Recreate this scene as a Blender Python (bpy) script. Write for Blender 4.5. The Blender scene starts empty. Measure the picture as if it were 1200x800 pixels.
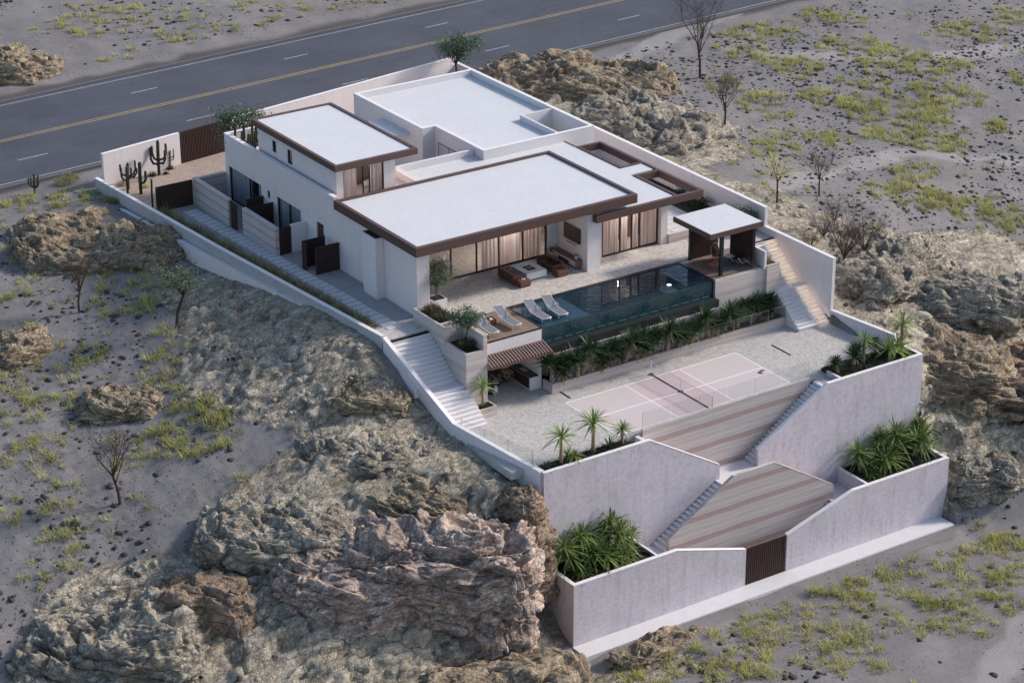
import bpy, math, random
import numpy as np
from mathutils import Vector, Matrix
R = math.radians
random.seed(7)
scene = bpy.context.scene
col = scene.collection
WL = {}                                   # world location of every object


# ------------------------------------------------------------------ mesh collector
class MB:
    def __init__(s):
        s.v = []; s.f = []

    def add(s, vs, fs):
        n = len(s.v); s.v += [tuple(p) for p in vs]; s.f += [tuple(i + n for i in f) for f in fs]; return s

    def box(s, x0, x1, y0, y1, z0, z1):
        if x0 > x1: x0, x1 = x1, x0
        if y0 > y1: y0, y1 = y1, y0
        if z0 > z1: z0, z1 = z1, z0
        return s.add([(x0, y0, z0), (x1, y0, z0), (x1, y1, z0), (x0, y1, z0), (x0, y0, z1), (x1, y0, z1), (x1, y1, z1), (x0, y1, z1)],
                     [(3, 2, 1, 0), (4, 5, 6, 7), (0, 1, 5, 4), (1, 2, 6, 5), (2, 3, 7, 6), (3, 0, 4, 7)])

    def prism(s, poly, axis, a, b):
        """poly: ring of 2-D points. axis 'z': (x,y), 'y': (x,z), 'x': (y,z); extruded from a to b"""
        def P(p, t):
            return {'z': (p[0], p[1], t), 'y': (p[0], t, p[1]), 'x': (t, p[0], p[1])}[axis]
        n = len(poly)
        vs = [P(p, a) for p in poly] + [P(p, b) for p in poly]
        fs = [tuple(range(n))[::-1], tuple(range(n, 2 * n))] + [(i, (i + 1) % n, n + (i + 1) % n, n + i) for i in range(n)]
        return s.add(vs, fs)

    def wall(s, p0, p1, t, z0a, z1a, z0b=None, z1b=None):
        """upright wall between two plan points, thickness t (centred), heights at each end"""
        z0b = z0a if z0b is None else z0b; z1b = z1a if z1b is None else z1b
        d = Vector((p1[0] - p0[0], p1[1] - p0[1])).normalized(); n = Vector((-d.y, d.x)) * t / 2
        q = [(p0[0] - n.x, p0[1] - n.y), (p1[0] - n.x, p1[1] - n.y), (p1[0] + n.x, p1[1] + n.y), (p0[0] + n.x, p0[1] + n.y)]
        z0 = [z0a, z0b, z0b, z0a]; z1 = [z1a, z1b, z1b, z1a]
        return s.add([(q[i][0], q[i][1], z0[i]) for i in range(4)] + [(q[i][0], q[i][1], z1[i]) for i in range(4)],
                     [(3, 2, 1, 0), (4, 5, 6, 7), (0, 1, 5, 4), (1, 2, 6, 5), (2, 3, 7, 6), (3, 0, 4, 7)])

    def ring(s, x0, x1, y0, y1, w, z0, z1):
        """rectangular frame, butted bars"""
        o = [(x0, y0), (x1, y0), (x1, y1), (x0, y1)]; i = [(x0 + w, y0 + w), (x1 - w, y0 + w), (x1 - w, y1 - w), (x0 + w, y1 - w)]
        vs = [(*p, z) for q in (o, i) for z in (z0, z1) for p in q]; fs = []
        for k in range(4):
            j = (k + 1) % 4
            fs += [(k, j, 4 + j, 4 + k), (8 + j, 8 + k, 12 + k, 12 + j), (4 + k, 4 + j, 12 + j, 12 + k), (j, k, 8 + k, 8 + j)]
        return s.add(vs, fs)

    def cone(s, p0, p1, r0, r1, n=8, cap=True):
        p0 = Vector(p0); p1 = Vector(p1); d = (p1 - p0)
        if d.length < 1e-6: return s
        d.normalize(); a = d.orthogonal().normalized(); b = d.cross(a)
        vs = [p0 + (a * math.cos(2 * math.pi * i / n) + b * math.sin(2 * math.pi * i / n)) * r0 for i in range(n)]
        vs += [p1 + (a * math.cos(2 * math.pi * i / n) + b * math.sin(2 * math.pi * i / n)) * r1 for i in range(n)]
        fs = [(i, (i + 1) % n, n + (i + 1) % n, n + i) for i in range(n)]
        if cap: fs += [tuple(range(n))[::-1], tuple(range(n, 2 * n))]
        return s.add(vs, fs)

    def tube(s, pts, r, n=6):
        if not isinstance(r, (list, tuple)): r = [r] * len(pts)
        pts = [Vector(p) for p in pts]; rings = []
        d0 = (pts[1] - pts[0]).normalized(); a = d0.orthogonal().normalized()
        vs = []
        for i, p in enumerate(pts):
            d = (pts[min(i + 1, len(pts) - 1)] - pts[max(i - 1, 0)]).normalized()
            a = (a - d * a.dot(d)).normalized(); b = d.cross(a)
            vs += [p + (a * math.cos(2 * math.pi * k / n) + b * math.sin(2 * math.pi * k / n)) * r[i] for k in range(n)]
        m = len(pts); fs = []
        for i in range(m - 1):
            for k in range(n):
                fs.append((i * n + k, i * n + (k + 1) % n, (i + 1) * n + (k + 1) % n, (i + 1) * n + k))
        fs += [tuple(range(n))[::-1], tuple(range((m - 1) * n, m * n))]
        return s.add(vs, fs)

    def lathe(s, prof, c=(0, 0, 0), n=16):
        vs = []
        for r, z in prof:
            vs += [(c[0] + r * math.cos(2 * math.pi * k / n), c[1] + r * math.sin(2 * math.pi * k / n), c[2] + z) for k in range(n)]
        fs = []
        for i in range(len(prof) - 1):
            for k in range(n):
                fs.append((i * n + k, i * n + (k + 1) % n, (i + 1) * n + (k + 1) % n, (i + 1) * n + k))
        fs += [tuple(range(n))[::-1], tuple(range((len(prof) - 1) * n, len(prof) * n))]
        return s.add(vs, fs)


def register(o, parent, local=(0, 0, 0)):
    col.objects.link(o)
    o.location = local
    if parent is not None:
        o.parent = parent; WL[o.name] = WL[parent.name] + Vector(local)
    else:
        WL[o.name] = Vector(local)
    return o


def obj(name, mb, mat, parent=None, bevel=0.0, smooth=False, loc=None, seg=2):
    """one mesh object; mb is given in world coordinates (minus the parent's world location when parented)"""
    me = bpy.data.meshes.new(name)
    if parent is not None:
        off = WL[parent.name]
    else:
        off = Vector(loc) if loc is not None else Vector((0, 0, 0))
    vs = [(p[0] - off.x, p[1] - off.y, p[2] - off.z) for p in mb.v]
    me.from_pydata(vs, [], mb.f); me.update()
    if smooth: me.shade_smooth()
    me.materials.append(mat)
    o = bpy.data.objects.new(name, me)
    register(o, parent, (0, 0, 0) if parent is not None else tuple(off))
    if bevel:
        m = o.modifiers.new('bevel', 'BEVEL'); m.width = bevel; m.segments = seg; m.limit_method = 'ANGLE'; m.angle_limit = R(40)
        m.harden_normals = False
    return o


def np_obj(name, V, F, mat, parent=None, smooth=True, loc=(0, 0, 0)):
    """mesh from numpy arrays (F: n x 3 or n x 4)"""
    me = bpy.data.meshes.new(name)
    k = F.shape[1]
    me.vertices.add(len(V)); me.vertices.foreach_set('co', np.ascontiguousarray(V, np.float32).ravel())
    me.loops.add(F.size); me.loops.foreach_set('vertex_index', np.ascontiguousarray(F, np.int32).ravel())
    me.polygons.add(len(F)); me.polygons.foreach_set('loop_start', np.arange(0, F.size, k, dtype=np.int32))
    me.polygons.foreach_set('loop_total', np.full(len(F), k, np.int32))
    me.update(calc_edges=True)
    if smooth: me.shade_smooth()
    me.materials.append(mat)
    o = bpy.data.objects.new(name, me)
    return register(o, parent, loc)


def tag(o, label=None, cat=None, group=None, kind=None):
    if label: o['label'] = label
    if cat: o['category'] = cat
    if group: o['group'] = group
    if kind: o['kind'] = kind
    return o


def thing(name, label, cat, loc=(0, 0, 0), group=None, rz=0.0):
    o = bpy.data.objects.new(name, None); o.empty_display_size = 0.3
    register(o, None, loc); o.rotation_euler = (0, 0, rz)
    return tag(o, label, cat, group)


def dup(root, loc, rz=0.0, label=None, sc=1.0, group=None):
    r = root.copy(); col.objects.link(r); r.location = loc; r.rotation_euler = (0, 0, rz)
    r.scale = (sc, sc, sc) if not isinstance(sc, tuple) else sc
    if label: r['label'] = label
    if group: r['group'] = group
    for ch in list(root.children):
        c = ch.copy(); col.objects.link(c); c.parent = r
        for g in list(ch.children):
            d = g.copy(); col.objects.link(d); d.parent = c
    return r


def place(root, loc, rz=0.0, label=None, sc=1.0, group=None):
    root.location = loc; root.rotation_euler = (0, 0, rz)
    root.scale = (sc, sc, sc) if not isinstance(sc, tuple) else sc
    if label: root['label'] = label
    if group: root['group'] = group
    return root


# ------------------------------------------------------------------ numpy noise
def _h(ix, iy, iz, seed):
    x = (ix.astype(np.int64) * 374761393 + iy.astype(np.int64) * 668265263 + iz.astype(np.int64) * 2147483647 + seed * 974711) & 0xFFFFFFFF
    x = ((x ^ (x >> 13)) * 1274126177) & 0xFFFFFFFF
    x = ((x ^ (x >> 16)) * 2246822519) & 0xFFFFFFFF
    return ((x ^ (x >> 15)) & 0xFFFFFF) / float(0xFFFFFF)


def vnoise(P, seed=0):
    i = np.floor(P).astype(np.int64); f = P - i; f = f * f * f * (f * (f * 6 - 15) + 10)
    out = 0
    for dx in (0, 1):
        wx = f[:, 0] if dx else 1 - f[:, 0]
        for dy in (0, 1):
            wy = f[:, 1] if dy else 1 - f[:, 1]
            for dz in (0, 1):
                wz = f[:, 2] if dz else 1 - f[:, 2]
                out = out + wx * wy * wz * _h(i[:, 0] + dx, i[:, 1] + dy, i[:, 2] + dz, seed)
    return out * 2 - 1


def fbm(P, o=4, seed=0, g=0.5, l=2.03):
    a = 1.0; s = 0.0; t = 0.0
    for k in range(o):
        s = s + a * vnoise(P, seed + k); t += a; a *= g; P = P * l + 13.7
    return s / t


def ridged(P, o=4, seed=0, g=0.55, l=2.1):
    a = 1.0; s = 0.0; t = 0.0
    for k in range(o):
        s = s + a * (1 - np.abs(vnoise(P, seed + k))) ** 2; t += a; a *= g; P = P * l + 7.3
    return s / t


def worley(P, seed=0):
    i = np.floor(P).astype(np.int64); f1 = np.full(len(P), 9.0); f2 = np.full(len(P), 9.0); cid = np.zeros(len(P))
    for dx in (-1, 0, 1):
        for dy in (-1, 0, 1):
            for dz in (-1, 0, 1):
                jx, jy, jz = i[:, 0] + dx, i[:, 1] + dy, i[:, 2] + dz
                a = _h(jx, jy, jz, seed)
                q = np.stack([jx + a, jy + _h(jx, jy, jz, seed + 11), jz + _h(jx, jy, jz, seed + 23)], 1)
                d = np.sqrt(((q - P) ** 2).sum(1))
                m = d < f1
                f2 = np.where(m, f1, np.minimum(f2, d)); cid = np.where(m, a, cid); f1 = np.where(m, d, f1)
    return f1, f2, cid


def facets(P, seed=0, soft=.10):
    """chiselled planes: every worley cell is a randomly tilted facet; returns height, crack mask"""
    i = np.floor(P).astype(np.int64); f1 = np.full(len(P), 9.0); f2 = np.full(len(P), 9.0)
    t1 = np.zeros(len(P)); t2 = np.zeros(len(P))
    for dx in (-1, 0, 1):
        for dy in (-1, 0, 1):
            for dz in (-1, 0, 1):
                jx, jy, jz = i[:, 0] + dx, i[:, 1] + dy, i[:, 2] + dz
                a = [_h(jx, jy, jz, seed + k) for k in (0, 11, 23, 31, 37, 41, 43)]
                dv = P - np.stack([jx + a[0], jy + a[1], jz + a[2]], 1)
                d = np.sqrt((dv ** 2).sum(1))
                val = dv[:, 0] * (a[3] - .5) * 2.4 + dv[:, 1] * (a[4] - .5) * 2.4 + dv[:, 2] * (a[5] - .5) * 2.4 + (a[6] - .5) * .9
                m = d < f1
                f2n = np.where(m, f1, np.where(d < f2, d, f2)); t2 = np.where(m, t1, np.where(d < f2, val, t2))
                f2 = f2n; t1 = np.where(m, val, t1); f1 = np.where(m, d, f1)
    w = sstep(0, soft, f2 - f1) * .5 + .5
    return t1 * w + t2 * (1 - w), 1 - sstep(0, .10, f2 - f1)


def sstep(a, b, x):
    t = np.clip((x - a) / (b - a), 0, 1); return t * t * (3 - 2 * t)


# ------------------------------------------------------------------ materials
class NT:
    def __init__(s, name):
        s.m = bpy.data.materials.new(name); s.m.use_nodes = True
        s.t = s.m.node_tree; s.n = s.t.nodes; s.bs = s.n['Principled BSDF']; s.out = s.n['Material Output']
        s.pos = s.n.new('ShaderNodeNewGeometry')

    def link(s, a, b): s.t.links.new(a, b)

    def new(s, typ, **kw):
        n = s.n.new(typ)
        for k, v in kw.items(): setattr(n, k, v)
        return n

    def val(s, sock, v):
        if hasattr(v, 'is_output') or isinstance(v, bpy.types.NodeSocket): s.link(v, sock)
        else:
            if isinstance(v, (tuple, list)) and len(v) == 3 and sock.type == 'RGBA': v = (*v, 1)
            sock.default_value = v

    def mapping(s, scale=(1, 1, 1), rot=(0, 0, 0), src=None):
        mp = s.new('ShaderNodeMapping'); s.link(src or s.pos.outputs['Position'], mp.inputs[0])
        mp.inputs['Scale'].default_value = scale; mp.inputs['Rotation'].default_value = rot
        return mp.outputs[0]

    def noise(s, scale, detail=4, rough=.55, vec=None, dist=0.0):
        n = s.new('ShaderNodeTexNoise'); n.inputs['Scale'].default_value = scale; n.inputs['Detail'].default_value = detail
        n.inputs['Roughness'].default_value = rough; n.inputs['Distortion'].default_value = dist
        s.link(vec or s.pos.outputs['Position'], n.inputs['Vector']); return n.outputs['Fac']

    def voro(s, scale, feature='F1', vec=None, out='Distance', rand=1.0):
        n = s.new('ShaderNodeTexVoronoi', feature=feature); n.inputs['Scale'].default_value = scale
        n.inputs['Randomness'].default_value = rand
        s.link(vec or s.pos.outputs['Position'], n.inputs['Vector']); return n.outputs[out]

    def ramp(s, fac, stops, interp='LINEAR'):
        r = s.new('ShaderNodeValToRGB'); r.color_ramp.interpolation = interp
        e = r.color_ramp.elements
        while len(e) > 1: e.remove(e[-1])
        for i, (p, c) in enumerate(stops):
            c = (c, c, c) if not isinstance(c, (tuple, list)) else c
            if i == 0: e[0].position = p; e[0].color = (*c, 1)
            else:
                q = e.new(p); q.color = (*c, 1)
        s.link(fac, r.inputs[0]); return r.outputs[0]

    def mix(s, fac, a, b, blend='MIX'):
        m = s.new('ShaderNodeMix', data_type='RGBA', blend_type=blend)
        s.val(m.inputs[0], fac); s.val(m.inputs[6], a); s.val(m.inputs[7], b); return m.outputs[2]

    def math(s, op, a, b=0.0):
        m = s.new('ShaderNodeMath', operation=op); s.val(m.inputs[0], a); s.val(m.inputs[1], b); return m.outputs[0]

    def bump(s, h, strength=.3, dist=.02, normal=None):
        b = s.new('ShaderNodeBump'); b.inputs['Strength'].default_value = strength; b.inputs['Distance'].default_value = dist
        s.link(h, b.inputs['Height'])
        if normal is not None: s.link(normal, b.inputs['Normal'])
        return b.outputs[0]

    def finish(s, color, rough=.7, normal=None, spec=.3, metal=0.0):
        s.val(s.bs.inputs['Base Color'], color); s.val(s.bs.inputs['Roughness'], rough)
        s.bs.inputs['Specular IOR Level'].default_value = spec; s.bs.inputs['Metallic'].default_value = metal
        if normal is not None: s.link(normal, s.bs.inputs['Normal'])
        return s.m


def plain(name, c, rough=.6, var=.12, scale=6, bump=0.0, spec=.3, metal=0.0, bscale=40):
    t = NT(name)
    f = t.noise(scale, 4)
    cc = t.mix(f, tuple(x * (1 - var) for x in c), tuple(min(1, x * (1 + var)) for x in c))
    nm = t.bump(t.noise(bscale, 3), bump, .01) if bump else None
    return t.finish(cc, rough, nm, spec, metal)


def plaster(name, c, dark, amt=.5, fine=.06):
    """hand trowelled render: soft large clouds, small stains, faint run marks under the top edges"""
    t = NT(name)
    big = t.ramp(t.noise(.55, 5, .62), [(.35, 0), (.68, 1)])
    small = t.ramp(t.noise(4.2, 8, .75), [(.46, 0), (.70, 1)])
    runs = t.ramp(t.noise(1.0, 4, .6, t.mapping((2.6, 2.6, .25))), [(.5, 0), (.75, 1)])
    k = t.math('ADD', t.math('MULTIPLY', big, .22), t.math('MULTIPLY', small, .55))
    k = t.math('ADD', k, t.math('MULTIPLY', runs, .36))
    cc = t.mix(t.math('MULTIPLY', k, amt), c, dark)
    nm = t.bump(t.noise(14, 6, .7), .25, .012)
    return t.finish(cc, t.ramp(small, [(0, .62), (1, .8)]), nm, .25)


M = {}
M['white'] = plaster('white_render', (.75, .69, .68), (.50, .47, .48), .55)
M['wall'] = plaster('house_render', (.755, .675, .66), (.52, .48, .485), .6)
M['stucco'] = plaster('lavender_stucco', (.61, .56, .60), (.33, .295, .32), 1.0)
M['cap'] = plain('wall_capping', (.78, .74, .735), .6, .06)
M['roof'] = plaster('white_roof_membrane', (.63, .63, .635), (.50, .50, .505), .8)
M['bluewall'] = plaster('pale_render', (.66, .645, .65), (.52, .51, .52), .5)


def wood(name, c1, c2, ribs=None):
    t = NT(name)
    g = t.noise(3.0, 5, .6, t.mapping((.6, .6, 9)))
    h = t.noise(2.0, 2)
    cc = t.mix(g, c1, c2)
    cc = t.mix(t.math('MULTIPLY', h, .35), cc, tuple(x * .55 for x in c1))
    return t.finish(cc, .55, t.bump(g, .15, .01), .35)


M['fascia'] = wood('brown_timber_fascia', (.082, .048, .041), (.135, .082, .070))
M['slat'] = wood('dark_brown_slats', (.046, .024, .021), (.080, .043, .037))
M['deckwood'] = None


def deck(name, c1, c2):
    t = NT(name)
    sx = t.new('ShaderNodeSeparateXYZ'); t.link(t.pos.outputs['Position'], sx.inputs[0])
    fr = t.math('FRACT', t.math('MULTIPLY', sx.outputs[0], 7.0))
    gap = t.ramp(fr, [(0, 1), (.06, 0), (.94, 0), (1, 1)])
    wn = t.new('ShaderNodeTexWhiteNoise', noise_dimensions='1D'); t.link(t.math('FLOOR', t.math('MULTIPLY', sx.outputs[0], 7.0)), wn.inputs[1])
    g = t.noise(3, 5, .6, t.mapping((8, .7, 1)))
    cc = t.mix(t.math('ADD', t.math('MULTIPLY', g, .6), t.math('MULTIPLY', wn.outputs[0], .4)), c1, c2)
    cc = t.mix(t.math('MULTIPLY', gap, .8), cc, tuple(x * .25 for x in c1))
    return t.finish(cc, .6, t.bump(t.math('SUBTRACT', 1.0, gap), .4, .01), .3)


M['deckwood'] = deck('timber_decking', (.18, .125, .095), (.30, .22, .17))


def rammed(name, period=1.55, bright=1.0, off=0.0, fade=0.0):
    t = NT(name)
    sx = t.new('ShaderNodeSeparateXYZ'); t.link(t.pos.outputs['Position'], sx.inputs[0])
    wob = t.math('MULTIPLY', t.math('SUBTRACT', t.noise(.35, 3), .5), .22)
    z = t.math('ADD', t.math('ADD', sx.outputs[2], wob), off)
    fr = t.math('FRACT', t.math('DIVIDE', z, period))
    b = bright
    cream = (.57 * b, .51 * b, .485 * b); grey = (.48 * b, .435 * b, .43 * b); pink = (.375 * b, .262 * b, .258 * b); tan = (.50 * b, .41 * b, .38 * b)
    bands = t.ramp(fr, [(0, cream), (.10, grey), (.17, tan), (.22, cream), (.36, grey), (.44, cream), (.50, tan), (.535, pink), (.735, pink), (.77, cream), (.86, grey), (.93, cream)])
    if fade: bands = t.mix(fade, bands, (.58 * b, .51 * b, .47 * b))
    fine = t.noise(1.0, 5, .75, t.mapping((.35, .35, 17)))
    fine2 = t.noise(1.0, 3, .7, t.mapping((1.2, 1.2, 42)))
    cc = t.mix(t.ramp(fine, [(.38, .0), (.70, .62)]), bands, (.27 * b, .235 * b, .22 * b))
    cc = t.mix(t.ramp(fine2, [(.52, .0), (.72, .45)]), cc, (.62 * b, .58 * b, .54 * b))
    grain = t.noise(26, 3)
    cc = t.mix(t.math('MULTIPLY', grain, .25), cc, (.25, .21, .19))
    nm = t.bump(t.math('ADD', fine, t.math('MULTIPLY', grain, .4)), .45, .03)
    return t.finish(cc, .85, nm, .15)


M['earth'] = rammed('rammed_earth', 1.5, 1.08, 0.15)
M['earthlow'] = rammed('rammed_earth_pale', 1.25, 1.15, 0.3, .45)


def gravel(name, c, dark, scale=9, dens=.5):
    t = NT(name)
    v = t.voro(scale, 'F1', None, 'Color')
    d = t.voro(scale, 'F1', None, 'Distance')
    sp = t.ramp(t.noise(scale * 1.5, 4, .7), [(.54, 0), (.64, 1)])
    big = t.ramp(t.noise(.5, 4), [(.3, 0), (.7, 1)])
    bw = t.new('ShaderNodeRGBToBW'); t.link(v, bw.inputs[0])
    cc = t.mix(bw.outputs[0], tuple(x * .72 for x in c), tuple(min(1, x * 1.15) for x in c))
    cc = t.mix(t.math('MULTIPLY', sp, dens), cc, dark)
    cc = t.mix(t.math('MULTIPLY', big, .15), cc, tuple(x * .8 for x in c))
    return t.finish(cc, .85, t.bump(d, .5, .02), .2)


M['terrace'] = gravel('terrace_stone', (.55, .51, .465), (.30, .28, .26), 5.5, .4)
M['court'] = gravel('court_stone_paving', (.50, .475, .445), (.24, .23, .215), 7.0, .55)
M['yard'] = gravel('grey_gravel', (.36, .35, .345), (.18, .18, .18), 14, .5)
M['sandgarden'] = gravel('garden_sand', (.40, .32, .265), (.22, .17, .14), 8, .4)
M['paver'] = plain('pale_concrete_paver', (.56, .555, .55), .8, .10, 3, .2)
M['concrete'] = plain('smooth_concrete', (.62, .61, .615), .75, .10, 1.5, .15)
M['courtpaint'] = plain('court_paint', (.56, .495, .475), .75, .05, 1.2, .1)
M['kitchenpaint'] = plain('court_paint_pink', (.56, .445, .435), .75, .05, 1.2, .1)
M['line'] = plain('white_line_paint', (.80, .79, .79), .6, .04)
M['stepwhite'] = plain('white_step', (.72, .70, .69), .65, .06, 3, .1)
M['black'] = plain('black_metal', (.016, .016, .018), .35, .2, 8, 0, .5)
M['dark'] = plain('dark_interior', (.035, .030, .028), .7, .2)
M['interior'] = plain('warm_interior', (.20, .15, .12), .7, .2, 1.0)
M['steel'] = plain('painted_steel', (.42, .40, .38), .4, .1, 5, 0, .4, .3)
M['leather'] = plain('cognac_leather', (.125, .052, .036), .45, .25, 5, .15, .4)
M['leatherdark'] = plain('dark_leather', (.045, .026, .022), .45, .25, 5, .15, .4)
M['sling'] = plain('grey_sling_fabric', (.17, .18, .20), .8, .1, 30, .2)
M['aluminium'] = plain('white_aluminium', (.66, .65, .64), .4, .05)
M['walnut'] = wood('walnut', (.14, .068, .042), (.22, .115, .075))
M['screen'] = plain('tv_screen', (.006, .006, .007), .15, .1, 1, 0, .5)
M['pinkdoor'] = plain('blush_lacquer', (.62, .47, .44), .5, .05)
M['potwhite'] = plain('white_pot', (.74, .73, .72), .4, .04)
M['clay'] = plain('terracotta', (.26, .10, .060), .6, .2, 6, .1)
M['soil'] = plain('dark_soil', (.040, .030, .024), .95, .4, 7, .6)
M['ash'] = plain('charred_embers', (.02, .016, .014), .9, .4, 20, .5)
M['bark'] = plain('grey_bark', (.115, .085, .068), .9, .3, 12, .6)
M['darkbark'] = plain('dark_bark', (.060, .036, .030), .9, .3, 12, .6)
M['firewood'] = plain('firewood_cut', (.34, .22, .13), .85, .3, 9, .3)
M['palmtrunk'] = plain('yucca_trunk', (.28, .20, .145), .9, .3, 14, .6)


def leaf(name, c1, c2, scale=1.2, rough=.5, trans=.25):
    t = NT(name)
    oi = t.new('ShaderNodeObjectInfo')
    n = t.noise(scale, 3)
    f = t.math('ADD', t.math('MULTIPLY', t.ramp(n, [(.3, 0), (.7, 1)]), .75), t.math('MULTIPLY', oi.outputs['Random'], .25))
    cc = t.mix(f, c1, c2)
    t.finish(cc, rough, None, .3)
    tr = t.new('ShaderNodeBsdfTranslucent'); t.link(cc, tr.inputs[0])
    mx = t.new('ShaderNodeMixShader'); mx.inputs[0].default_value = trans
    t.link(t.bs.outputs[0], mx.inputs[1]); t.link(tr.outputs[0], mx.inputs[2]); t.link(mx.outputs[0], t.out.inputs[0])
    return t.m


M['yucca'] = leaf('yucca_leaf', (.030, .064, .018), (.215, .295, .075), 2.2)
M['yuccadark'] = leaf('dark_yucca_leaf', (.024, .052, .026), (.072, .122, .052), 2.0)
M['yuccafresh'] = leaf('fresh_yucca_leaf', (.10, .17, .045), (.30, .38, .11), 2.2)
M['dryleaf'] = leaf('dry_leaf_skirt', (.20, .14, .085), (.36, .27, .17), 3)
M['olive'] = leaf('olive_leaf', (.070, .100, .060), (.20, .235, .145), 2.5)
M['greenleaf'] = leaf('green_tree_leaf', (.045, .085, .045), (.11, .17, .09), 2.0)
M['bush'] = leaf('olive_bush_leaf', (.045, .050, .022), (.120, .110, .050), 3)
M['cover'] = leaf('ground_cover_leaf', (.018, .026, .012), (.055, .055, .028), 4)
M['tuft'] = leaf('yellow_green_grass', (.36, .37, .09), (.70, .66, .25), .35, .7, .3)
M['drygrass'] = leaf('grey_dry_grass', (.22, .19, .125), (.42, .37, .26), .5, .8, .2)
M['striplant'] = leaf('strip_grass', (.14, .13, .055), (.36, .33, .15), 1.4, .7)
M['cactus'] = plain('cactus_skin', (.034, .042, .026), .7, .4, 9, .4)
M['twig'] = plain('bare_twigs', (.10, .072, .062), .9, .2)


def glassmat(name, tint, refl=1.0, rough=.01):
    m = bpy.data.materials.new(name); m.use_nodes = True; t = m.node_tree; n = t.nodes; n.clear()
    o = n.new('ShaderNodeOutputMaterial'); tr = n.new('ShaderNodeBsdfTransparent'); gl = n.new('ShaderNodeBsdfGlossy')
    mx = n.new('ShaderNodeMixShader'); fr = n.new('ShaderNodeFresnel'); ml = n.new('ShaderNodeMath'); ml.operation = 'MULTIPLY'
    fr.inputs[0].default_value = 1.5; ml.inputs[1].default_value = refl
    tr.inputs[0].default_value = (*tint, 1); gl.inputs['Roughness'].default_value = rough
    gg = n.new('ShaderNodeNewGeometry'); io = n.new('ShaderNodeMapRange'); io.inputs[3].default_value = 1.5; io.inputs[4].default_value = 1 / 1.5
    t.links.new(gg.outputs['Backfacing'], io.inputs[0]); t.links.new(io.outputs[0], fr.inputs[0])     # same reflectance from either face of the pane
    t.links.new(fr.outputs[0], ml.inputs[0]); t.links.new(ml.outputs[0], mx.inputs[0])
    t.links.new(tr.outputs[0], mx.inputs[1]); t.links.new(gl.outputs[0], mx.inputs[2]); t.links.new(mx.outputs[0], o.inputs[0])
    return m


M['glass'] = glassmat('window_glass', (.90, .91, .92), .8)
M['railglass'] = glassmat('railing_glass', (.88, .905, .91), .9)
M['poolglass'] = glassmat('pool_glass', (.62, .78, .80), .8)


def watermat():
    m = glassmat('pool_water', (.60, .76, .86), 1.0, .03); t = m.node_tree; n = t.nodes
    g = n.new('ShaderNodeNewGeometry'); no = n.new('ShaderNodeTexNoise'); no.inputs['Scale'].default_value = 2.2; no.inputs['Detail'].default_value = 4
    no.inputs['Distortion'].default_value = .6
    b = n.new('ShaderNodeBump'); b.inputs['Strength'].default_value = .8; b.inputs['Distance'].default_value = .16
    t.links.new(g.outputs['Position'], no.inputs['Vector']); t.links.new(no.outputs['Fac'], b.inputs['Height'])
    for k in n:
        if k.bl_idname in ('ShaderNodeBsdfGlossy', 'ShaderNodeFresnel'): t.links.new(b.outputs[0], k.inputs['Normal'])
    out = [k for k in n if k.bl_idname == 'ShaderNodeOutputMaterial'][0]; src = out.inputs[0].links[0].from_socket
    df = n.new('ShaderNodeBsdfDiffuse'); df.inputs[0].default_value = (.032, .062, .086, 1); mx = n.new('ShaderNodeMixShader'); mx.inputs[0].default_value = .38
    t.links.new(src, mx.inputs[1]); t.links.new(df.outputs[0], mx.inputs[2]); t.links.new(b.outputs[0], df.inputs['Normal']); t.links.new(mx.outputs[0], out.inputs[0])
    return m


M['water'] = watermat()


def tilemat():
    t = NT('dark_pool_tile')
    v = t.voro(9, 'F1', None, 'Color', .9)
    bw = t.new('ShaderNodeRGBToBW'); t.link(v, bw.inputs[0])
    cc = t.mix(bw.outputs[0], (.016, .034, .042), (.075, .118, .130))
    return t.finish(cc, .35, None, .5)


M['tile'] = tilemat()
M['poolstone'] = plain('black_pool_stone', (.022, .024, .026), .4, .3, 6, .1, .5)
M['ledgetile'] = plain('pale_pool_ledge', (.20, .28, .33), .5, .2, 5)


def emit(name, c, s):
    t = NT(name); t.bs.inputs['Base Color'].default_value = (.02, .03, .03, 1)
    t.bs.inputs['Emission Color'].default_value = (*c, 1); t.bs.inputs['Emission Strength'].default_value = s
    return t.m


M['poolled'] = emit('pool_light_strip', (.40, .75, .75), .16)
M['warmlamp'] = emit('warm_lamp', (1.0, .78, .52), 17.0)


def curtain(name, c1, c2):
    t = NT(name)
    n = t.ramp(t.noise(1.0, 3, .7, t.mapping((9, 9, .12))), [(.34, 0), (.62, 1)])  # upright streaks: light and shade of the folds painted into the colour
    sx = t.new('ShaderNodeSeparateXYZ'); t.link(t.pos.outputs['Position'], sx.inputs[0])
    cc = t.mix(n, c1, c2); t.finish(cc, .9, None, .1)
    tr = t.new('ShaderNodeBsdfTranslucent'); t.link(cc, tr.inputs[0]); mx = t.new('ShaderNodeMixShader'); mx.inputs[0].default_value = .4
    t.link(t.bs.outputs[0], mx.inputs[1]); t.link(tr.outputs[0], mx.inputs[2]); t.link(mx.outputs[0], t.out.inputs[0])
    return t.m


M['curtain'] = curtain('blush_curtain', (.56, .38, .33), (.95, .84, .80))
M['greycurtain'] = curtain('grey_curtain', (.42, .43, .47), (.78, .78, .80))


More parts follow.
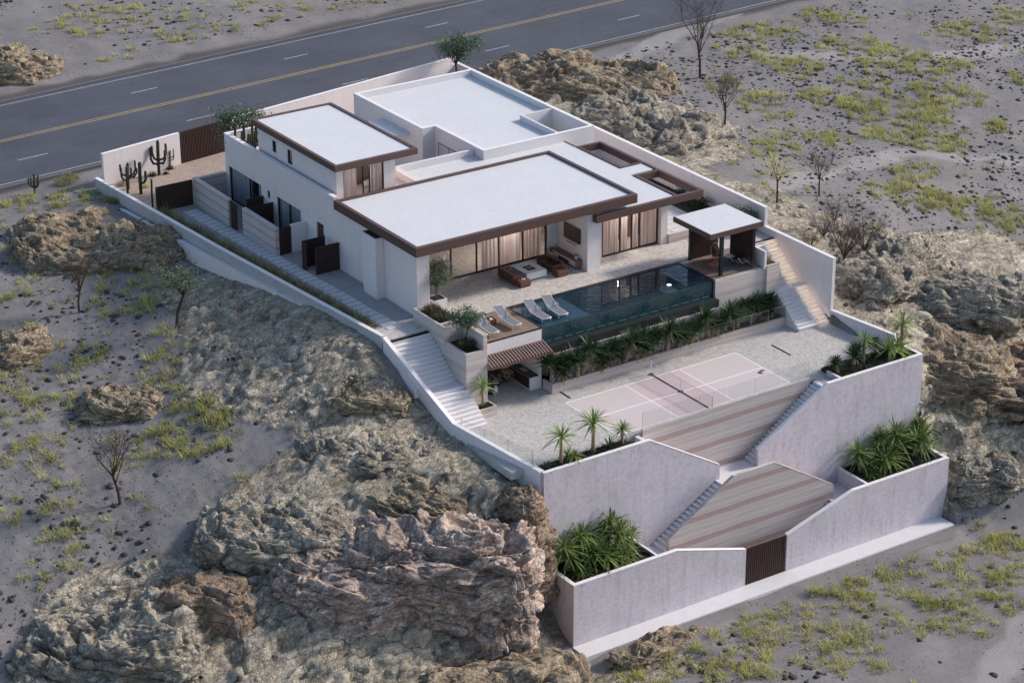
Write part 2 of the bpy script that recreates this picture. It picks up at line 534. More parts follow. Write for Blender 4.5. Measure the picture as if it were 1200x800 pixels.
def asphalt():
    t = NT('asphalt')
    big = t.noise(.18, 5, .6); mid = t.noise(1.1, 5, .65, t.mapping((.35, 2.2, 1)))
    fine = t.noise(30, 3, .8)
    cc = t.mix(t.ramp(big, [(.3, 0), (.7, 1)]), (.052, .057, .074), (.080, .086, .106))
    cc = t.mix(t.math('MULTIPLY', t.ramp(mid, [(.45, 0), (.75, 1)]), .45), cc, (.036, .038, .046))
    cc = t.mix(t.math('MULTIPLY', t.ramp(fine, [(.45, 0), (.75, 1)]), .45), cc, (.12, .12, .13))
    v = t.voro(.28, 'DISTANCE_TO_EDGE', t.mix(.25, t.pos.outputs['Position'], t.noise(.8, 4)))
    ck = t.ramp(v, [(0, 1), (.012, 0)])
    cc = t.mix(t.math('MULTIPLY', ck, .30), cc, (.022, .023, .028))
    return t.finish(cc, .8, t.bump(fine, .3, .01), .3)


M['asphalt'] = asphalt()


def worn(name, c, under):
    t = NT(name)
    k = t.ramp(t.noise(5, 6, .8), [(.40, 0), (.62, 1)])
    return t.finish(t.mix(t.math('MULTIPLY', k, .65), c, under), .7)


M['yellow'] = worn('yellow_line_paint', (.42, .31, .11), (.09, .09, .10))
M['roadwhite'] = worn('white_road_paint', (.42, .43, .47), (.09, .09, .10))
M['kerb'] = plain('grey_kerb_concrete', (.115, .115, .12), .85, .2, 2, .3)
M['pinkslat'] = wood('pink_brown_slats', (.16, .10, .09), (.27, .185, .165))
M['poolled2'] = emit('underwater_lamp', (.75, .92, 1.0), 5.0)

M['greywall'] = plaster('weathered_grey_render', (.46, .45, .46), (.30, .29, .29), .9)

M['scrub'] = leaf('dark_scrub', (.030, .028, .020), (.085, .075, .050), 3, .8, .1)

M['earthstripe'] = rammed('striped_rammed_earth', .62, 1.12, 0.1, .1)

# ------------------------------------------------------------------ terrain
CP = np.array([
 (-12.9,40,3.9),(-12.5,34.5,3.7),(-12.2,30.5,2.7),(-11.9,27,2.45),(-11.5,20,3.3),(-10.8,13,3.85),(-10.2,7,3.85),(-9.5,4,2.1),(-9.1,1.5,.55),(-8.7,-1,-.1),(-8,-4.5,-.45),(-7.5,-6.4,-1.2),
 (-7.3,-8.2,-8.6),(-7.2,-9.3,-9.6),(-7.2,-11,-10.15),(-9.5,-6.5,-1.0),(-10.5,-8.6,-5.5),(-10,-10.5,-9.3),
 (-20,40,3.5),(-20,32,2.6),(-20,25,1.8),(-20,15,1.0),(-18,5,.6),(-30,30,2.2),(-30,15,.2),(-30,2,-2.6),(-40,0,-4.0),(-40,20,.5),(-26,-8,-5.2),(-40,-15,-9),
 (-14,0,.15),(-13,-5,-1.3),(-19,-3,-1.2),(-16,-9,-5.0),(-14.5,-12.5,-8.6),(-11,-13.5,-9.9),(-20,-14,-8.3),(-20,-20,-10),(-30,-20,-10),(-60,-10,-6),(-60,20,0),(-60,40,3.5),
 (-60,44,3.75),(-20,46,3.8),(0,47.5,3.8),(30,50,3.8),(60,53,3.8),(100,58,3.8),(-60,61,3.8),(-10,65,3.8),(30,69,3.8),(60,72,3.8),(100,76,3.8),
 (-20,55,3.8),(0,57,3.8),(30,59,3.8),(60,63,3.8),(100,66,3.8),
 (0,90,4.6),(40,95,4.4),(-30,90,4.6),(0,140,4),(80,110,4),
 (23,47,4.0),(22.6,30,4.1),(22.5,15,4.0),(22.5,8,3.6),(22.6,3,2.2),(22.6,0,.6),(22.8,-5,-.6),(23.6,-7,-2.5),(23.7,-9,-6.5),(23.7,-11,-9.3),(24,-13,-10.1),
 (35,42,3.7),(35,28,3.2),(35,14,2.4),(33,5,.9),(33,-3,-2.2),(33,-9,-6.3),(31,-14,-9.7),(48,30,2.8),(48,12,.6),(46,0,-3.0),(44,-9,-7.8),(42,-16,-10),
 (65,40,3.2),(65,20,1.2),(62,4,-2.6),(60,-12,-9.0),(90,45,3.0),(90,20,0.2),(90,-5,-7),(60,-25,-10.2),
 (0,-14,-10.15),(10,-14,-10.15),(20,-14,-10.2),(22.5,-12.4,-10.2),(15,-12.4,-10.2),(5,-12.4,-10.2),(25,-12.6,-10.1),(28,-14.5,-10.1),(0,-22,-10.2),(10,-22,-10.2),(20,-20,-10.2),(30,-22,-10.2),(0,-35,-10.4),(20,-35,-10.4),(-10,-30,-10.3),(-8,-18,-10.25),(45,-35,-10.4),
 (5,10,3.0),(5,35,3.5),(15,20,3.4),(7,-3,-1.2),(7,-9,-10.0),
], float)


def _rbf_fit():
    d = np.hypot(CP[:, None, 0] - CP[None, :, 0], CP[:, None, 1] - CP[None, :, 1])
    return np.linalg.solve(d + np.eye(len(CP)) * .03, CP[:, 2] - (-2.0))


RW = _rbf_fit()


def base_h(x, y):
    h = np.full(len(x), -2.0)
    for (cx, cy, _), w in zip(CP, RW): h += w * np.hypot(x - cx, y - cy)
    # far away the sheet levels out
    far = sstep(90, 260, np.hypot(x - 10, y - 10))
    return h * (1 - far) + far * np.where(y > 20, 3.0, np.where(y < -20, -10.3, 3.0 + (y - 20) / 40 * 13.3))


def left_x(y):
    """plan line of the left boundary (stair side below, garden wall above)"""
    return np.where(y > 6.4, -9.05 - (y - 6.6) * .0937, np.where(y > 0, -8.1 - y * .15, -8.1 + (-y) * .19))


# rocky ground: (x, y, rx, ry, rot, strength)
ROCKY = [(-14.5, 10, 5.5, 10, .15, 1.0), (-12.2, 17, 4.2, 12, .1, 1.0), (-11.5, 4, 4.5, 9, .1, 1.0), (-10.5, -4, 4.5, 6, .2, 1.0), (-13.5, -1, 6, 6, 0, 1.0), (-19, -2, 7, 6, .3, .9), (-24, -8, 10, 9, 0, 1.0), (-30, -3, 8, 6, .3, .9), (-17, -14, 9, 6, 0, 1.0), (-11, -16, 6, 4, 0, .9), (-14, -10, 7, 6, 0, 1.0), (-33, -8, 9, 8, 0, .9),
         (-16, 35, 4.5, 5, 0, .8), (28, 32, 6.5, 12, .1, 1.0), (25.0, 15.5, 4.2, 10, -.05, .95), (30, 46, 6, 4, 0, .8), (27, 3, 7, 9, .2, 1.0), (36, 0, 11, 9, 0, 1.0), (28, -8, 6, 4.5, 0, 1.0), (38, -8, 9, 6, .3, .9), (-3, -14.2, 3.5, 1.4, .1, .7)]


def rock_mask(x, y):
    wx = x + 2.2 * vnoise(np.stack([x * .22, y * .22, x * 0], 1), 5); wy = y + 2.2 * vnoise(np.stack([x * .22, y * .22, x * 0 + 9], 1), 6)
    m = np.zeros(len(x))
    for cx, cy, rx, ry, a, s in ROCKY:
        dx, dy = wx - cx, wy - cy
        u = (dx * math.cos(a) + dy * math.sin(a)) / rx; v = (-dx * math.sin(a) + dy * math.cos(a)) / ry
        m = np.maximum(m, s * (1 - sstep(.62, 1.12, np.hypot(u, v))))
    return m


def inside(x, y):
    """height cap below the built plot"""
    lx = left_x(y) + .22
    cap = np.full(len(x), 1e3)
    e = (x > lx) & (x < 21.55) & (y < 46.3 + (x - 21) * .15 - .2)
    cap = np.where(e & (y > 2.3), 3.2, cap)
    cap = np.where(e & (y > 34.4), 3.75, cap)
    cap = np.where(e & (y <= 2.3) & (y > -7.3), -.9, cap)
    cap = np.where((x > -6.2) & (x < 21.5) & (y <= 6.6) & (y > 2.2), -.9, cap)
    cap = np.where((x > -6.7) & (x < 23.2) & (y <= -11.6) & (y > -13.2), -10.14, cap)
    e2 = (x > -6.45) & (x < 22.7)
    cap = np.where(e2 & (y <= -5.2) & (y > -7.3), -.9, cap)
    cap = np.where(e2 & (y <= -7.3) & (y > -11.7), -10.7, cap)
    return cap


def near_road(x, y):
    yc = 56.1 + x * .068
    return 1 - sstep(9.5, 12.5, np.abs(y - yc))


def terrain_h(x, y, detail=True):
    h = base_h(x, y)
    rd = near_road(x, y)
    h = h * (1 - rd) + 3.72 * rd
    rm = rock_mask(x, y) * (1 - rd)
    P = np.stack([x, y, h * 0], 1)
    h = h + (1 - rd) * .35 * fbm(P * .07, 3, 31)
    # soft dunes and foot-sized hummocks on the sand
    h = h + (1 - rm) * (1 - rd) * (.12 * fbm(P * .55, 3, 41) + .09 * (ridged(P * 1.5, 3, 43) - .5) * sstep(-.25, .25, fbm(P * .12, 3, 7)))
    if detail:
        G = np.stack([x * .42 + y * .10, y * 1.15 - x * .12, h * .8], 1)
        wob = .35 * np.stack([vnoise(P * .5, 3), vnoise(P * .5, 4), P[:, 0] * 0], 1)
        k = .32 * (ridged(np.stack([x * .16 + y * .05, y * .34 - x * .05, h * .3], 1), 5, 51) - .45)
        for sc, am in ((.42, .30), (1.0, .17), (2.3, .10)):
            q, ck = facets((G + wob / sc) * sc, 70 + int(sc * 10)); k = k + am * (q - .22 * ck)
        k = k + .07 * (ridged(P * [.7, 1.9, 1], 4, 61) - .5)
        s = h * 1.5 + y * .62 + x * .10 + 1.3 * vnoise(P * .35, 81) + .4 * vnoise(P * 1.1, 82)
        for kk, am in ((1.0, .26), (2.6, .14), (6.1, .06)):
            z = s * kk; f = z - np.floor(z); hid = _h(np.floor(z).astype(np.int64), np.zeros(len(z), np.int64), np.zeros(len(z), np.int64), 83)
            k = k + am * (np.where(f < .85, f / .85, (1 - f) / .15) * (.4 + .8 * hid) - .4)
        k = k * (1 - .45 * sstep(-8, 4, y) * sstep(-6, -9, -x - 16))
        h = h + rm * k * .85 * (.25 + .75 * sstep(.2, 2.6, np.minimum(np.abs(x - left_x(y)), np.abs(x - 21.7))))
    # keep the ground next to the walls at its measured height
    return np.minimum(h, inside(x, y)), rm

# ------------------------------------------------------------------ architecture
ZT = 4.1


def offset_poly(poly, t):
    n = len(poly); out = []
    for i in range(n):
        p0 = Vector(poly[i - 1]); p1 = Vector(poly[i]); p2 = Vector(poly[(i + 1) % n])
        d1 = (p1 - p0).normalized(); d2 = (p2 - p1).normalized()
        n1 = Vector((-d1.y, d1.x)); n2 = Vector((-d2.y, d2.x))
        m = (n1 + n2); k = 1 + n1.dot(n2)
        out.append(tuple(p1 + m * (t / max(k, .2))))
    return out


def ringpoly(mb, outer, t, z0, z1):
    """closed wall following a counter-clockwise outline, mitred corners"""
    inner = offset_poly(outer, t); n = len(outer)
    vs = [(p[0], p[1], z0) for p in outer] + [(p[0], p[1], z1) for p in outer] + [(p[0], p[1], z0) for p in inner] + [(p[0], p[1], z1) for p in inner]
    fs = []
    for i in range(n):
        j = (i + 1) % n
        fs += [(i, j, n + j, n + i), (2 * n + j, 2 * n + i, 3 * n + i, 3 * n + j), (n + i, n + j, 3 * n + j, 3 * n + i), (j, i, 2 * n + i, 2 * n + j)]
    return mb.add(vs, fs)


def wall_open(mb, axis, t0, t1, a0, a1, z0, z1, opens):
    """wall slab with rectangular openings. axis 'x': thickness along x, runs along y; axis 'y': runs along x"""
    def bx(p, q, r, s):
        if q - p < 1e-4 or s - r < 1e-4: return
        if axis == 'x': mb.box(t0, t1, p, q, r, s)
        else: mb.box(p, q, t0, t1, r, s)
    opens = sorted(opens); cur = a0
    for (p, q, r, s) in opens:
        bx(cur, p, z0, z1); bx(p, q, z0, r); bx(p, q, s, z1); cur = q
    bx(cur, a1, z0, z1)
    return mb


def slats(axis, fixed, a0, a1, z0, z1, n, depth=.05):
    """ribbed slat panel: backing sheet plus proud ribs, one mesh"""
    n = max(3, int(n * .62)); m = MB(); w = (a1 - a0) / n
    if axis == 'y': m.box(a0, a1, fixed + depth, fixed + depth + .03, z0, z1)
    else: m.box(fixed + depth, fixed + depth + .03, a0, a1, z0, z1)
    for i in range(n):
        p = a0 + i * w; q = p + w * .55
        if axis == 'y': m.box(p, q, fixed, fixed + depth - .002, z0 + .004, z1 + .01)
        else: m.box(fixed, fixed + depth - .002, p, q, z0 + .004, z1 + .01)
    return m


def pleats(axis, fixed, a0, a1, z0, z1, amp=.07, per=.30, seed=0):
    rnd = random.Random(seed); n = max(8, int((a1 - a0) / per * 8)); m = MB(); vs = []
    ph = rnd.random() * 6
    for i in range(n + 1):
        a = a0 + (a1 - a0) * i / n
        o = amp * math.sin((a - a0) / per * 2 * math.pi + ph + .8 * math.sin(a * 2.3))
        p = (a, fixed + o) if axis == 'y' else (fixed + o, a)
        vs += [(p[0], p[1], z0), (p[0], p[1], z1)]
    return m.add(vs, [(2 * i, 2 * i + 2, 2 * i + 3, 2 * i + 1) for i in range(n)])


def stairs_mb(axis, a0, z0, a1, z1, n, c0, c1, base):
    """solid flight rising from (a0,z0) to (a1,z1) with n risers"""
    prof = [(a0, base)]
    dz = (z1 - z0) / n; da = (a1 - a0) / n
    for i in range(n):
        prof += [(a0 + da * i, z0 + dz * (i + 1)), (a0 + da * (i + 1), z0 + dz * (i + 1))]
        if i == 0: prof.insert(1, (a0, z0))
    prof.append((a1, base))
    # drop duplicates
    P = [prof[0]]
    for p in prof[1:]:
        if abs(p[0] - P[-1][0]) + abs(p[1] - P[-1][1]) > 1e-5: P.append(p)
    m = MB(); n2 = len(P)
    def W(p, t): return (p[0], t, p[1]) if axis == 'x' else (t, p[0], p[1])
    # top strips
    vs = [W(p, c0) for p in P] + [W(p, c1) for p in P]
    fs = [(i, i + 1, n2 + i + 1, n2 + i) for i in range(n2 - 1)]
    m.add(vs, fs)
    # side walls, as one column per tread
    for i in range(n):
        x0 = a0 + da * i; x1 = x0 + da; zt = z0 + dz * (i + 1)
        for c in (c0, c1):
            m.add([W((x0, base), c), W((x1, base), c), W((x1, zt), c), W((x0, zt), c)], [(0, 1, 2, 3)])
    return m


def nosings(axis, a0, z0, a1, z1, n, c0, c1, ov=.03):
    m = MB(); dz = (z1 - z0) / n; da = (a1 - a0) / n; s = 1 if da > 0 else -1
    for i in range(n):
        x = a0 + da * i; zt = z0 + dz * (i + 1)
        if axis == 'x': m.box(x - s * ov, x + da - s * .012, c0 + .01, c1 - .01, zt + .003, zt + .038)
        else: m.box(c0 + .01, c1 - .01, x - s * ov, x + da - s * .012, zt + .003, zt + .038)
    return m


def cappoly(mb, pts, y0, y1, t=.035, o=.012):
    for (xa, za), (xb, zb) in zip(pts[:-1], pts[1:]):
        mb.prism([(xa, za + .002), (xb, zb + .002), (xb, zb + t), (xa, za + t)], 'y', y0 - o, y1 + o)
    return mb


def single(name, mb, mat, label, cat, group=None, **k):
    o = obj(name, mb, mat, None, **k); return tag(o, label, cat, group)


def struct(name, mb, mat, **k):
    o = obj(name, mb, mat, None, **k); return tag(o, kind='structure')


LX = lambda y: float(left_x(np.array([float(y)]))[0])

# ---------- floors of the plot (setting)
m = MB().prism([(LX(34.2) - .05, 34.2), (LX(6.45), 6.45), (-5.62, 6.45), (-5.62, 8.9), (-5.3, 8.9), (-5.3, 34.2)], 'z', 3.3, ZT - .01)
struct('side_yard', m, M['yard'])
m = MB().prism([(LX(8.3) + .1, 8.3), (LX(6.2) + .1, 6.2), (-6.0, 6.2), (-4.45, 6.2), (-4.45, 8.3)], 'z', 3.5, ZT)
struct('entrance_paving', m, M['terrace'])
m = MB().box(-4.448, 21.5, 6.52, 21.15, 3.4, ZT).box(13.68, 18.9, 2.62, 6.518, 3.4, ZT - .004).box(18.9, 21.5, 6.42, 6.518, 3.4, ZT)
struct('terrace', m, M['terrace'])
m = MB().prism([(LX(34.2), 34.204), (-5.3, 34.204), (21.5, 34.204), (21.5, 46.1), (LX(41.2), 41.15)], 'z', 3.6, ZT - .006)
struct('garden_ground', m, M['sandgarden'])
m = MB().box(-8.02, 21.6, -6.0, 2.62, -.5, 0).box(-6.55, 0, -7.26, -6.002, -.5, -.003).box(15.0, 22.6, -7.26, -6.002, -.5, -.003)
m.box(21.6, 22.5, -6.0, 0.1, -.5, -.004).box(-4.45, 0, 2.622, 5.2, -.5, -.002)
struct('court_terrace', m, M['court'])
m = MB().box(-6.72, 22.45, -11.85, -10.46, -10.4, -10.03)
struct('footpath', m, M['concrete'], bevel=.015)

# stepping stones and planted strip beside the left wall
k = 0
m = MB(); m.prism([(LX(33.9) + .14, 33.9), (LX(8.6) + .14, 8.6), (LX(8.6) + .95, 8.6), (LX(33.9) + 1.1, 33.9)], 'z', ZT - .006, ZT + .05)
struct('planting_strip', m, M['soil'])
y = 33.2; xs = []
while y > 7.6:
    t = (33.2 - y) / 25.6
    x0 = -9.35 + t * 1.35 + random.uniform(-.05, .05)
    m = MB().box(x0, x0 + 1.05, y - .52, y, ZT - .05, ZT + .03)
    single('stepping_stone', m, M['paver'], 'pale square stepping stone in the gravel path between planted strip and house', 'stepping stone', 'stepping stones along the side path', bevel=.012)
    y -= .64

# ---------- boundary walls
w = thing('boundary_wall', 'low grey render boundary wall running down the left side past the planted strip', 'wall', (-9.05, 6.6, 3))
pts = [(-12.28, 41.05, 4.85), (-10.8, 25.0, 4.52), (-9.07, 6.6, 4.36)]
m = MB(); c = MB()
for (xa, ya, za), (xb, yb, zb) in zip(pts[:-1], pts[1:]):
    m.wall((xa, ya), (xb, yb), .26, 2.0, za, 2.0, zb)
    d = Vector((xb - xa, yb - ya)).normalized(); n = Vector((-d.y, d.x)) * .142
    vs = [(xa - n.x, ya - n.y, za + .003), (xb - n.x, yb - n.y, zb + .003), (xb + n.x, yb + n.y, zb + .003), (xa + n.x, ya + n.y, za + .003)]
    c.add(vs + [(p[0], p[1], p[2] + .04) for p in vs], [(3, 2, 1, 0), (4, 5, 6, 7), (0, 1, 5, 4), (1, 2, 6, 5), (2, 3, 7, 6), (3, 0, 4, 7)])
obj('wall_body', m, M['greywall'], w); obj('capping', c, M['cap'], w)

w = thing('retaining_wall', 'white render retaining wall stepped below the left boundary wall, above the rocks', 'wall', (-11, 25, 2))
m = MB().wall((-12.62, 39.6), (-9.49, 9.0), .3, .8, 3.86, 1.4, 3.72)
obj('wall_body', m, M['white'], w)

# stair-side parapet and court parapet on the left
w = thing('parapet_wall', 'sloping white parapet on the outer side of the broad white steps down to the court', 'wall', (-8.6, 3, 0))
m = MB().wall((-9.07, 6.44), (-8.12, .01), .26, -1.5, 4.34, -1.5, .80)
obj('wall_body', m, M['white'], w)
m = MB().wall((-9.07, 6.44), (-8.12, .01), .29, 4.343, 4.38, .803, .84)
obj('capping', m, M['cap'], w)
w = thing('parapet_wall', 'low white parapet along the left edge of the sports court above the rock face', 'wall', (-7.4, -3, 0))
m = MB().wall((-8.12, 0), (-6.76, -7.24), .26, -4.5, .79, -4.5, .24)
obj('wall_body', m, M['white'], w)
m = MB().wall((-8.12, 0), (-6.76, -7.24), .29, .793, .83, .243, .28)
obj('capping', m, M['cap'], w)

# right boundary wall
w = thing('boundary_wall', 'tall white boundary wall on the right of the house, stepping down beside the lit staircase', 'wall', (21.65, 20, 3))
m = MB().box(21.55, 21.8, 7.3, 46.5, 1.2, 5.95)
m.prism([(.16, -1.6), (7.298, -1.6), (7.298, 4.58), (.16, 4.62)], 'x', 21.55, 21.8)
obj('wall_body', m, M['white'], w)
m = MB().box(21.535, 21.815, 7.29, 46.5, 5.953, 5.99)
m.prism([(.15, 4.623), (7.28, 4.583), (7.28, 4.62), (.15, 4.66)], 'x', 21.535, 21.815)
obj('capping', m, M['cap'], w)
w = thing('parapet_wall', 'low white parapet closing the right edge of the sports court', 'wall', (22, -3, 0))
m = MB().wall((21.68, .15), (22.42, -5.3), .22, -1.5, .92)
obj('wall_body', m, M['white'], w)
m = MB().wall((21.68, .15), (22.42, -5.3), .25, .923, .96)
obj('capping', m, M['cap'], w)

# street wall + gate + street wall
SY = lambda x: 41.3 + .153 * (x + 11.63)
w = thing('street_wall', 'short white wall by the road, left of the dark gate, behind the cacti', 'wall', (-8, 42, 4))
m = MB().wall((-11.63, SY(-11.63)), (-5.06, SY(-5.06)), .25, 3.2, 6.45); obj('wall_body', m, M['white'], w)
m = MB().wall((-11.64, SY(-11.64)), (-5.05, SY(-5.05)), .28, 6.453, 6.49); obj('capping', m, M['cap'], w)
w = thing('street_wall', 'long white wall by the road behind the two-storey block and the rear flat roof', 'wall', (8, 44, 4))
m = MB().wall((-.5, SY(-.5)), (21.5, SY(21.5)), .25, 3.2, 6.45); obj('wall_body', m, M['white'], w)
m = MB().wall((-.51, SY(-.51)), (21.52, SY(21.52)), .28, 6.453, 6.49); obj('capping', m, M['cap'], w)
g = thing('sliding_gate', 'wide dark brown slatted driveway gate in the white street wall', 'gate', (-2.8, SY(-2.8), ZT), rz=math.atan(.153))
m = slats('y', -.04, -2.25, 2.28, 4.02, 6.4, 56); m.v = [(p[0], p[1], p[2] - ZT) for p in m.v]
me = bpy.data.meshes.new('slat_panel'); me.from_pydata(m.v, [], m.f); me.materials.append(M['slat'])
o = bpy.data.objects.new('slat_panel', me); register(o, g)
for a_, b_ in ((2.34, 2.42), (-.08, -.02)):
    m = MB().box(-2.25, 2.28, -.06, .06, a_, b_)
    me = bpy.data.meshes.new('rail'); me.from_pydata(m.v, [], m.f); me.materials.append(M['slat'])
    o = bpy.data.objects.new('rail', me); register(o, g)

# garden court: low walls, screens
single('garden_wall', MB().box(-8.7, -5.52, 35.7, 35.95, 3.9, 5.05), M['earthlow'], 'low pinkish banded earth wall between the sandy cactus garden and the first courtyard', 'wall', bevel=.01)
w = thing('rammed_earth_wall', 'long banded rammed earth courtyard wall nearest the street, left of the house', 'wall', (-7.9, 31, ZT))
m = MB().box(-8.02, -7.72, 28.95, 34.25, 3.9, 6.1).box(-7.718, -5.52, 33.95, 34.248, 3.9, 6.06)
obj('wall_body', m, M['earthstripe'], w, bevel=.012)
w = thing('rammed_earth_wall', 'shorter banded rammed earth courtyard wall nearer the pool side, left of the house', 'wall', (-7.9, 24, ZT))
m = MB().box(-7.95, -7.65, 22.35, 27.0, 3.9, 6.1); obj('wall_body', m, M['earthstripe'], w, bevel=.012)
def screen(name, mb, label, cat='screen'):
    return single(name, mb, M['slat'], label, cat)
screen('slat_fence', slats('y', 34.2, -10.9, -8.04, 4.05, 5.95, 30), 'brown slatted fence across the side path beside the cactus garden', 'fence')
screen('slat_gate', slats('x', -7.9, 28.0, 28.9, 4.1, 6.0, 10), 'narrow brown slatted gate at the end of the first striped courtyard wall', 'gate')
screen('slat_fence', slats('y', 28.4, -6.85, -5.52, 4.1, 6.0, 14), 'short brown slatted screen against the house wall between the two courtyards, further back', 'fence')
screen('slat_fence', slats('y', 27.0, -7.64, -5.52, 4.1, 5.98, 22), 'brown slatted fence closing the rear of the second striped courtyard', 'fence')
screen('slat_gate', slats('y', 22.36, -7.62, -6.72, 4.1, 6.0, 10), 'brown slatted gate between the second striped wall and the short white wall', 'gate')
single('courtyard_wall', MB().box(-6.70, -5.52, 22.38, 22.62, 4.0, 6.05), M['white'], 'short white wall joining the brown slatted gate to the house', 'wall', bevel=.01)
m = slats('y', 19.55, -7.42, -5.7, 4.1, 6.0, 18); m2 = slats('x', -7.5, 19.0, 19.62, 4.1, 6.0, 7); m.add(m2.v, m2.f)
screen('slat_screen', m, 'L-shaped brown slatted screen standing beside the house, further from the camera')
screen('slat_screen', slats('y', 18.0, -7.32, -5.52, 4.1, 6.0, 20), 'flat brown slatted screen standing beside the house, nearest the white pier')

# ---------- the house
H = thing('house', 'modern white villa with flat roofs edged in brown timber and wide glass doors', 'house', (0, 12, ZT))


def window(parent, axis, fixed, a0, a1, z0, z1, curt=None, mull=(), depth=.12, name='window', fr=.06, glassoff=.0, cover=None, seed=1):
    """framed glazing in an opening: name > frame(self), pane, curtain"""
    m = MB()
    def bx(p, q, r, s, d0=0, d1=depth):
        if axis == 'y': m.box(p, q, fixed + d0, fixed + d1, r, s)
        else: m.box(fixed + d0, fixed + d1, p, q, r, s)
    bx(a0, a0 + fr, z0, z1); bx(a1 - fr, a1, z0, z1); bx(a0 + fr, a1 - fr, z0, z0 + fr); bx(a0 + fr, a1 - fr, z1 - fr, z1)
    for x in mull: bx(x - fr / 2, x + fr / 2, z0 + fr, z1 - fr, .01, depth - .01)
    f = obj(name, m, M['black'], parent)
    m = MB()
    if axis == 'y': m.add([(a0 + fr, fixed + depth / 2, z0 + fr), (a1 - fr, fixed + depth / 2, z0 + fr), (a1 - fr, fixed + depth / 2, z1 - fr), (a0 + fr, fixed + depth / 2, z1 - fr)], [(0, 1, 2, 3)])
    else: m.add([(fixed + depth / 2, a0 + fr, z0 + fr), (fixed + depth / 2, a1 - fr, z0 + fr), (fixed + depth / 2, a1 - fr, z1 - fr), (fixed + depth / 2, a0 + fr, z1 - fr)], [(0, 1, 2, 3)])
    obj('pane', m, M['glass'], f)
    for j, (p, q) in enumerate(cover or ([(a0 + .1, a1 - .1)] if curt else [])):
        obj('curtain', pleats(axis, fixed + depth + .075, p, q, z0 + .04, z1 - .02, seed=seed + j), M[curt], f, smooth=True)
    return f


# main walls
m = MB()
wall_open(m, 'x', -5.5, -5.22, 8.34, 18.55, ZT - .2, 8.32, [])
m.box(-5.218, -4.57, 8.34, 12.3, ZT - .2, 8.32)
obj('wall', m, M['wall'], H)
m = MB()
wall_open(m, 'x', -5.5, -5.22, 18.552, 34.0, ZT - .2, 8.93, [(20.1, 21.05, ZT, 6.52), (23.2, 26.5, ZT, 6.56), (27.5, 27.86, 6.05, 6.6), (28.75, 33.5, ZT, 6.66)])
m.box(-5.218, 1.2, 33.76, 34.0, ZT - .2, 8.93).box(1.202, 1.45, 18.6, 34.0, ZT - .2, 8.45)
m.box(-5.218, 1.2, 18.3, 33.758, 7.6, 7.98)
obj('wall', m, M['wall'], H)
obj('parapet_capping', MB().box(-5.52, -5.2, 18.56, 34.02, 8.933, 8.965).box(-5.198, 1.22, 33.74, 34.02, 8.933, 8.965), M['cap'], H)
# pier on the left wall
p = obj('wall_pier', MB().box(-6.12, -5.503, 12.3, 13.95, ZT - .1, 8.22), M['white'], H, bevel=.01)
obj('flue_cap', MB().box(-6.08, -5.55, 12.38, 13.1, 8.222, 8.27).box(-6.08, -5.55, 13.18, 13.9, 8.222, 8.27), M['black'], p)
# TV niche wall
obj('wall', MB().box(7.63, 8.66, 8.46, 12.6, ZT, 8.04).box(7.06, 7.628, 12.05, 12.6, ZT, 8.33), M['white'], H)
obj('wall', MB().box(8.662, 9.82, 9.9, 10.2, ZT, 7.6).box(14.47, 15.02, 9.58, 19.75, ZT, 7.56), M['wall'], H)
for lx_, ly_, lz_, le_ in ((4.5, 13.8, 7.2, 300), (-1.5, 16.6, 7.6, 8), (12.1, 11.3, 6.8, 150), (-2.8, 20.8, 9.9, 45)):  # unseen fill lights added inside to brighten the curtains and rooms
    ld = bpy.data.lights.new('room_fill_light', 'POINT'); ld.energy = le_; ld.color = (1, .88, .80); ld.shadow_soft_size = .3
    register(bpy.data.objects.new('room_fill_light', ld), None, (lx_, ly_, lz_))
# hidden backs
obj('interior_wall', MB().box(-4.9, 7.6, 17.6, 17.8, ZT, 8.2).box(-3.6, -3.4, 17.802, 33.6, ZT, 7.6).box(9.82, 14.45, 12.0, 12.2, ZT, 7.6), M['interior'], H)
# main glass doors
f = window(H, 'y', 12.35, -4.56, 7.05, ZT + .01, 8.32, 'curtain', (-.45, 1.54, 3.28, 5.17), name='sliding_door', fr=.09, cover=[(2.0, 3.22), (3.34, 5.1), (5.24, 6.75)], seed=5)
f2 = window(H, 'y', 9.92, 9.83, 14.46, ZT + .01, 7.56, 'curtain', (11.35, 12.3, 12.95), name='sliding_door', fr=.08, cover=[(9.95, 11.3), (11.42, 12.05), (12.42, 12.9), (13.0, 14.35)], seed=15)
# left windows
window(H, 'x', -5.44, 28.75, 33.5, ZT + .01, 6.66, 'greycurtain', (30.6,), seed=21, cover=[(30.75, 33.4), (28.85, 29.5)], name='sliding_door')
window(H, 'x', -5.44, 23.2, 26.5, ZT + .01, 6.56, 'greycurtain', (24.9,), seed=25, name='sliding_door')
window(H, 'x', -5.44, 27.5, 27.86, 6.05, 6.6, None)
obj('door', MB().box(-5.42, -5.36, 20.1, 21.05, ZT, 6.52), M['slat'], H)
# main roof
r = obj('roof', MB().box(-5.49, 10.96, 8.23, 17.87, 8.36, 8.82), M['roof'], H)
obj('fascia', MB().ring(-5.78, 11.25, 7.94, 18.16, .285, 8.33, 8.95), M['fascia'], r, bevel=.02)
obj('soffit', MB().box(-5.2, 10.9, 8.26, 12.3, 8.32, 8.357), M['fascia'], r)
